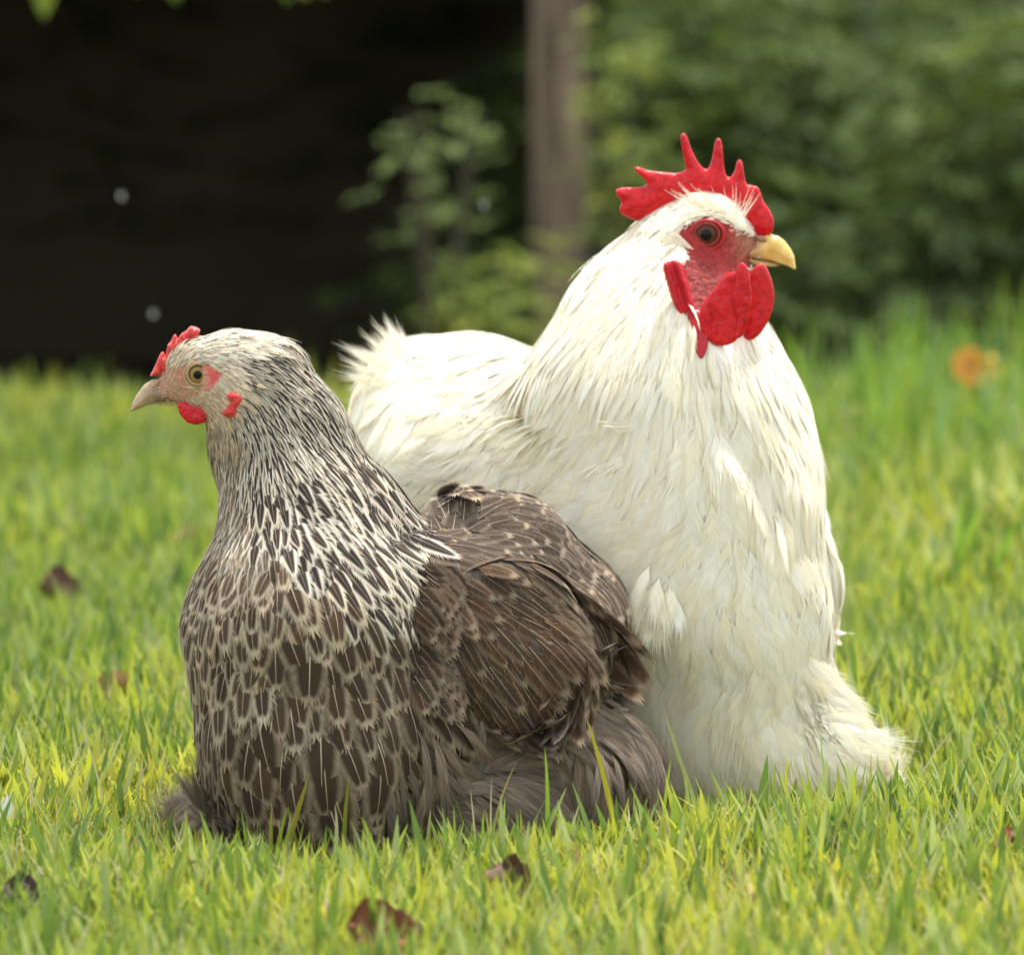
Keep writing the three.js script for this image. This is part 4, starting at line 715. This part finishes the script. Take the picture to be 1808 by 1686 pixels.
function tuft(n, h0, h1, w0, w1, spread, kind) {
  const pos = [], idx = [], col = [];
  for (let i = 0; i < n; i++) {
    const r = spread * Math.sqrt(rnd()), b = rnd() * 6.283, k = 1 + gs() * 0.12, dry = rnd() < (kind === 'dry' ? 0.5 : 0.13);
    const tone = (dry ? (rnd() < 0.75 ? STRAW : BROWN) : bladeTones[Math.floor(rnd() * bladeTones.length)]).map((c) => c * k);
    addBlade(pos, idx, col, r * Math.cos(b), -0.006, r * Math.sin(b), rnd() * 6.283, Math.abs(gs()) * 0.75 + 0.05 + (dry ? 0.3 : 0), rr(h0, h1), rr(w0, w1) * (dry ? 0.5 : 1), gs() * 0.5 + 0.35, tone, kind === 'tall' ? 6 : 4);
  }
  return geom(pos, idx, col);
}
{
  const inside = (x, z) => { for (const f of footprint) if (f(x, 0.03, z) < 0.004) return true; return false; };
  const short = Array.from({ length: 12 }, () => tuft(6, 0.014, 0.085, 0.0024, 0.0105, 0.03)), thin = Array.from({ length: 5 }, () => tuft(5, 0.03, 0.075, 0.001, 0.0024, 0.014, 'dry')), tall = Array.from({ length: 6 }, () => tuft(8, 0.07, 0.17, 0.004, 0.009, 0.03, 'tall'));
  const lots = { short: short.map(() => []), thin: thin.map(() => []), tall: tall.map(() => []) };
  const trodden = (x, z) => { let d = 1; for (const f of footprint) d = Math.min(d, f(x, 0.05, z)); return 0.42 + 0.58 * smooth(0.02, 0.16, d); };
  const put = (kind, x, z, s, dark = 1) => { const L = lots[kind], m = new THREE.Matrix4().makeRotationY(rnd() * 6.283).scale(V(s, s * rr(0.8, 1.2), s)).setPosition(x, 0.003 * noise(x * 11, 5, z * 11) + landY(z), z), n = noise(x * 2.2, 3, z * 2.2) + 0.6 * noise(x * 7, 8, z * 7), k = 1 + 0.2 * n; L[Math.floor(rnd() * L.length)].push({ m, c: [k * (1 + 0.12 * n) * dark * dark, k * dark, k * dark] }); };
  const half = (z) => (4.3 - z) * 0.115;                           // half the width of the near field of lawn
  for (let i = 0; i < 38000; i++) {
    const z = 0.9 - 3.85 * rnd(), wide = rnd() < 0.22, x = wide ? rr(-2.6, 2.6) : rr(-1, 1) * half(z);
    if (inside(x, z)) continue;
    const mound = smooth(0.25, 0.75, x) * smooth(-0.6, -1.6, z);
    const low = trodden(x, z);
    put('short', x, z, rr(0.7, 1.15) * (1 + mound * 0.5) * low * (1 + 0.25 * noise(x * 3.1, 1, z * 3.1)));
    if (rnd() < 0.28) put('thin', x, z, rr(0.7, 1.1) * low);
  }
  // longer, uncut grass on the right, and stray clumps along the far edge
  for (let i = 0; i < 4200; i++) { const z = rr(-3.1, -0.7), x = rr(0.12, 2.4), m = (0.15 + smooth(0.3, 0.7, x)) * smooth(-0.5, -1.2, z) * smooth(-0.3, 0.5, noise(x * 3.3, 4, z * 3.3) + 0.2) + (z < -2.3 ? 0.5 * smooth(0.1, 0.5, x) : 0); if (rnd() < m) put('tall', x, z, rr(0.5, 1.4), 0.7); }
  for (let i = 0; i < 130; i++) put('tall', rr(-1.6, 0.2), rr(-3.0, -2.75), rr(0.22, 0.85));
  const lawn = new THREE.Group(); lawn.name = 'lawn_grass'; lawn.userData = { kind: 'stuff', label: 'bright yellow-green lawn grass around the two birds', category: 'grass' }; scene.add(lawn);
  for (const [k, g] of [['short', short], ['thin', thin], ['tall', tall]]) g.forEach((geo, i) => { if (lots[k][i].length) instanced(k === 'tall' ? 'long_grass' : 'grass', geo, grassMat, lots[k][i], lawn); });
  // single long blades and seed stalks that stand out before the birds
  const pos = [], idx = [], col = [];
  const stalk = (u0, v0, u1, v1, z, w, tone, bow = 0.1) => {
    const a = at(u0, v0, z), b = at(u1, v1, z + gs() * 0.02), o = pos.length / 3, d = b.clone().sub(a), s = V(d.y, -d.x, 0).normalize(), N = 8, yaw = gs() * 0.5;
    for (let i = 0; i <= N; i++) { const t = i / N, p = a.clone().addScaledVector(d, t).addScaledVector(s, bow * d.length() * (t * t - t)), h = w * unit(z) * 0.5 * Math.max(Math.pow(1 - t * t, 0.7), 0.03), q = V(s.x * Math.cos(yaw), s.y * Math.cos(yaw), Math.sin(yaw)); for (const k of [-1, 1]) { pos.push(p.x + q.x * h * k, p.y + q.y * h * k, p.z + q.z * h * k); col.push(...tone); } if (i) { const r = o + (i - 1) * 2; idx.push(r, r + 1, r + 3, r, r + 3, r + 2); } }
  };
  const G = bladeTones;
  for (const [u0, v0, u1, v1, z, w, t] of [[485, 1560, 545, 1370, 0.13, 15, 0], [560, 1570, 505, 1400, 0.14, 10, 2], [607, 1560, 620, 1345, 0.14, 9, 2], [870, 1590, 912, 1345, 0.15, 8, 4], [965, 1500, 962, 1320, 0.14, 9, 2], [1090, 1480, 1036, 1268, 0.12, 11, 0], [960, 1470, 1000, 1390, 0.14, 9, 4], [1080, 1500, 975, 1430, 0.15, 10, 3], [1255, 1480, 1172, 1250, 0.0, 9, 4], [1495, 1500, 1450, 1285, -0.02, 7, 4], [1385, 1470, 1360, 1360, 0.0, 7, 2], [1170, 1470, 1185, 1340, 0.05, 7, 2], [640, 1640, 655, 1470, 0.2, 18, 4], [700, 1600, 640, 1440, 0.17, 9, 0], [440, 1600, 425, 1430, 0.14, 9, 0], [900, 1560, 875, 1430, 0.16, 7, 3], [1655, 1580, 1620, 1420, 0.05, 8, 4], [130, 1640, 105, 1530, 0.2, 12, 0], [190, 1600, 280, 1400, 0.12, 6, 4]]) stalk(u0, v0, u1, v1, z, w, G[t].map((c) => c * rr(0.75, 1.1)), gs() * 0.3);
  for (const [u0, v0, u1, v1, z] of [[60, 1500, 35, 1340, 0.1], [250, 1560, 130, 1430, 0.15], [190, 1540, 130, 1250, 0.05], [845, 1560, 830, 1390, 0.16], [870, 1560, 868, 1375, 0.15], [840, 1560, 770, 1420, 0.15], [930, 1580, 950, 1440, 0.16], [1050, 1580, 1150, 1480, 0.1], [1780, 1480, 1785, 1380, 0.05], [1490, 1470, 1525, 1480, 0.0], [1600, 1420, 1690, 1280, -0.1]]) stalk(u0, v0, u1, v1, z, 4, STRAW, gs() * 0.2);
  for (let i = 0; i < 120; i++) { const u = rr(300, 1620), z = rr(0.06, 0.26) - (u > 1200 ? 0.13 : 0), g = at(u, 0, z).x, s = at(u, 1200, z), sy = s.y / unit(z), v0 = 1200 + sy, h = rr(60, 150); stalk(u, v0 + 4, u + gs() * 45, v0 - h, z, rr(4, 11), (rnd() < 0.2 ? STRAW : G[Math.floor(rnd() * G.length)]).map((c) => c * rr(0.8, 1.1)), gs() * 0.3); }
  const sb = part('single_blades', geom(pos, idx, col), grassMat, lawn, 'stuff');
}

// ---------------------------------------------------------------- fallen leaves and a shed feather
function deadLeaf(label, u, v, z, size, colour, turn, curl, name = 'fallen_leaf', cat = 'leaf') {
  const pos = [], idx = [], col = [], N = 10, M = 6, edge = (t) => Math.pow(Math.sin(Math.PI * Math.pow(t, 0.75)), 0.8) * 0.36;
  for (let i = 0; i <= N; i++) for (let j = -M; j <= M; j++) {
    const t = i / N, s = j / M, w = edge(t) * (1 + 0.3 * noise(t * 9, s * 2, size * 99 + u)), x = s * w, y = t - 0.5, q = noise(x * 7 + u, y * 7, v);
    pos.push(x, curl * (x * x * 3.2 + y * y * 0.9) + 0.13 * q + 0.05 * noise(x * 18, y * 18, 2), y); const vein = Math.abs(s) < 0.1 ? 0.7 : 1; col.push(...colour.map((c) => c * (1 + 0.35 * noise(x * 16, y * 16, u)) * vein));
  }
  const W = 2 * M + 1; for (let i = 0; i < N; i++) for (let j = 0; j < 2 * M; j++) { const a = i * W + j; idx.push(a, a + W, a + 1, a + W, a + W + 1, a + 1); }
  const t = thing(name, label, cat, [0, 0, 0]); const p = at(u, v, z); t.position.set(p.x, Math.max(p.y, 0.004), p.z); t.rotation.set(turn[0], turn[1], turn[2]); t.scale.setScalar(size * 1.0);
  part('blade', geom(pos, idx, col), std({ vertexColors: true, roughness: 0.8, side: THREE.DoubleSide }), t);
  part('leaf_stalk', tube([[0, 0.03, 0.48], [0.02, 0.05, 0.6], [0.05, 0.1, 0.7]], 0.016, 0.01, 6, 5), std({ color: 0x4a2c1a }), t);
}
const groundZ = (v) => { const b = (843 - v) / F, ry = -SP + b * CP, rz = -CP - b * SP; return CAM.z + rz * (-CAM.y + 0.035) / ry; };
for (const [label, u, v, size, c, turn, curl] of [
  ['curled dark brown fallen leaf far left of the hen', 110, 1055, 0.06, [0.10, 0.045, 0.03], [0.3, 1.2, 0.2], 0.9],
  ['small dark brown leaf beside a pink one left of the hen', 250, 1212, 0.03, [0.09, 0.03, 0.02], [0.2, 0.4, 0.5], 0.8],
  ['pinkish dry leaf left of the hen', 205, 1228, 0.045, [0.45, 0.24, 0.15], [0.6, 1.4, 0.2], 0.7],
  ['pale pink dry leaf just behind the breast of the hen', 350, 958, 0.05, [0.5, 0.28, 0.2], [0.7, 0.7, 0.1], 0.6],
  ['tiny dark leaf upright in the blurred grass at left', 88, 920, 0.03, [0.14, 0.07, 0.04], [1.1, 0.4, 0.2], 0.5],
  ['dark rotten leaf at the left edge of the lawn', 30, 880, 0.045, [0.08, 0.06, 0.03], [0.5, 1.0, 0.1], 0.6],
  ['curled brown leaf standing up in the grass in front of the hen', 912, 1562, 0.042, [0.12, 0.06, 0.045], [0.9, 0.5, 0.3], 1.0],
  ['reddish brown leaf half buried in the foreground grass', 680, 1650, 0.055, [0.17, 0.055, 0.025], [0.7, 1.5, 0.1], 0.7],
  ['russet leaf cut off by the right edge of the picture', 1800, 1500, 0.04, [0.30, 0.10, 0.05], [0.8, 0.3, 0.6], 0.8],
  ['dark scrap of leaf in the lower left grass', 40, 1582, 0.035, [0.05, 0.03, 0.02], [0.4, 0.9, 0.2], 0.6],
  ['small dark leaf beside the feathered foot of the rooster', 1520, 1290, 0.02, [0.08, 0.04, 0.02], [0.5, 0.9, 0.2], 0.6],
  ['tiny brown leaf in the grass right of the rooster', 1730, 965, 0.022, [0.12, 0.05, 0.04], [0.5, 0.9, 0.2], 0.6],
  ['orange leaf caught in the tall grass at upper right', 1712, 650, 0.055, [0.62, 0.27, 0.03], [1.2, 0.2, 0.3], 0.4],
  ['yellow leaf beside the orange one in the tall grass', 1742, 655, 0.05, [0.62, 0.40, 0.04], [1.2, -0.4, 0.2], 0.4],
]) { const up = v < 700 ? 0.08 : 0; let z = groundZ(v); if (up) z = -2.55; deadLeaf(label, u, v, z, size, c, turn, curl); }
{
  const t = thing('shed_feather', 'white shed feather standing at the left edge of the lawn', 'feather'); const p = at(-4, 1450, 0.1); t.position.set(p.x, 0.0, p.z); t.rotation.set(0.1, 0.3, -0.18); t.scale.setScalar(0.055);
  part('vane', feather({ width: 0.3, shape: oval, barbs: 18, split: 0.3, paint: () => [0.8, 0.8, 0.78], shaft: [0.8, 0.8, 0.75] }), plume(1, 1, 1, 0.3), t);
}

// ---------------------------------------------------------------- pale insects in the air before the dark shelter
for (const [u, v, z, place] of [[214, 350, -2.1, 'upper pale insect flying before the dark shelter on the left'], [270, 558, -2.1, 'lower pale insect flying just above the head of the hen'], [855, 365, -2.3, 'pale insect flying beside the trunk of the young tree']]) {
  const p = at(u, v, z), t = thing('flying_insect', place, 'insect', [p.x, p.y, p.z], 'pale flying insects'), m = std({ color: new THREE.Color().setRGB(0.4, 0.4, 0.36), roughness: 0.7 });
  const body = part('insect_body', new THREE.CapsuleGeometry(0.0011, 0.004, 6, 12), m, t); body.rotation.z = 1.2;
  for (const s of [-1, 1]) { const sh = new THREE.Shape([[0, 0], [0.0022, 0.0006], [0.0058, 0.0026], [0.0062, 0.0048], [0.004, 0.0052], [0.0012, 0.0026]].map(([x, y]) => new THREE.Vector2(x, y))); const w = part('insect_wing', new THREE.ExtrudeGeometry(sh, { depth: 0.00008, bevelEnabled: false }), m, t); w.rotation.set(0.25 * s, 0.3 * s, s > 0 ? 0.5 : 1.3); }
}
renderer.render(scene, camera);
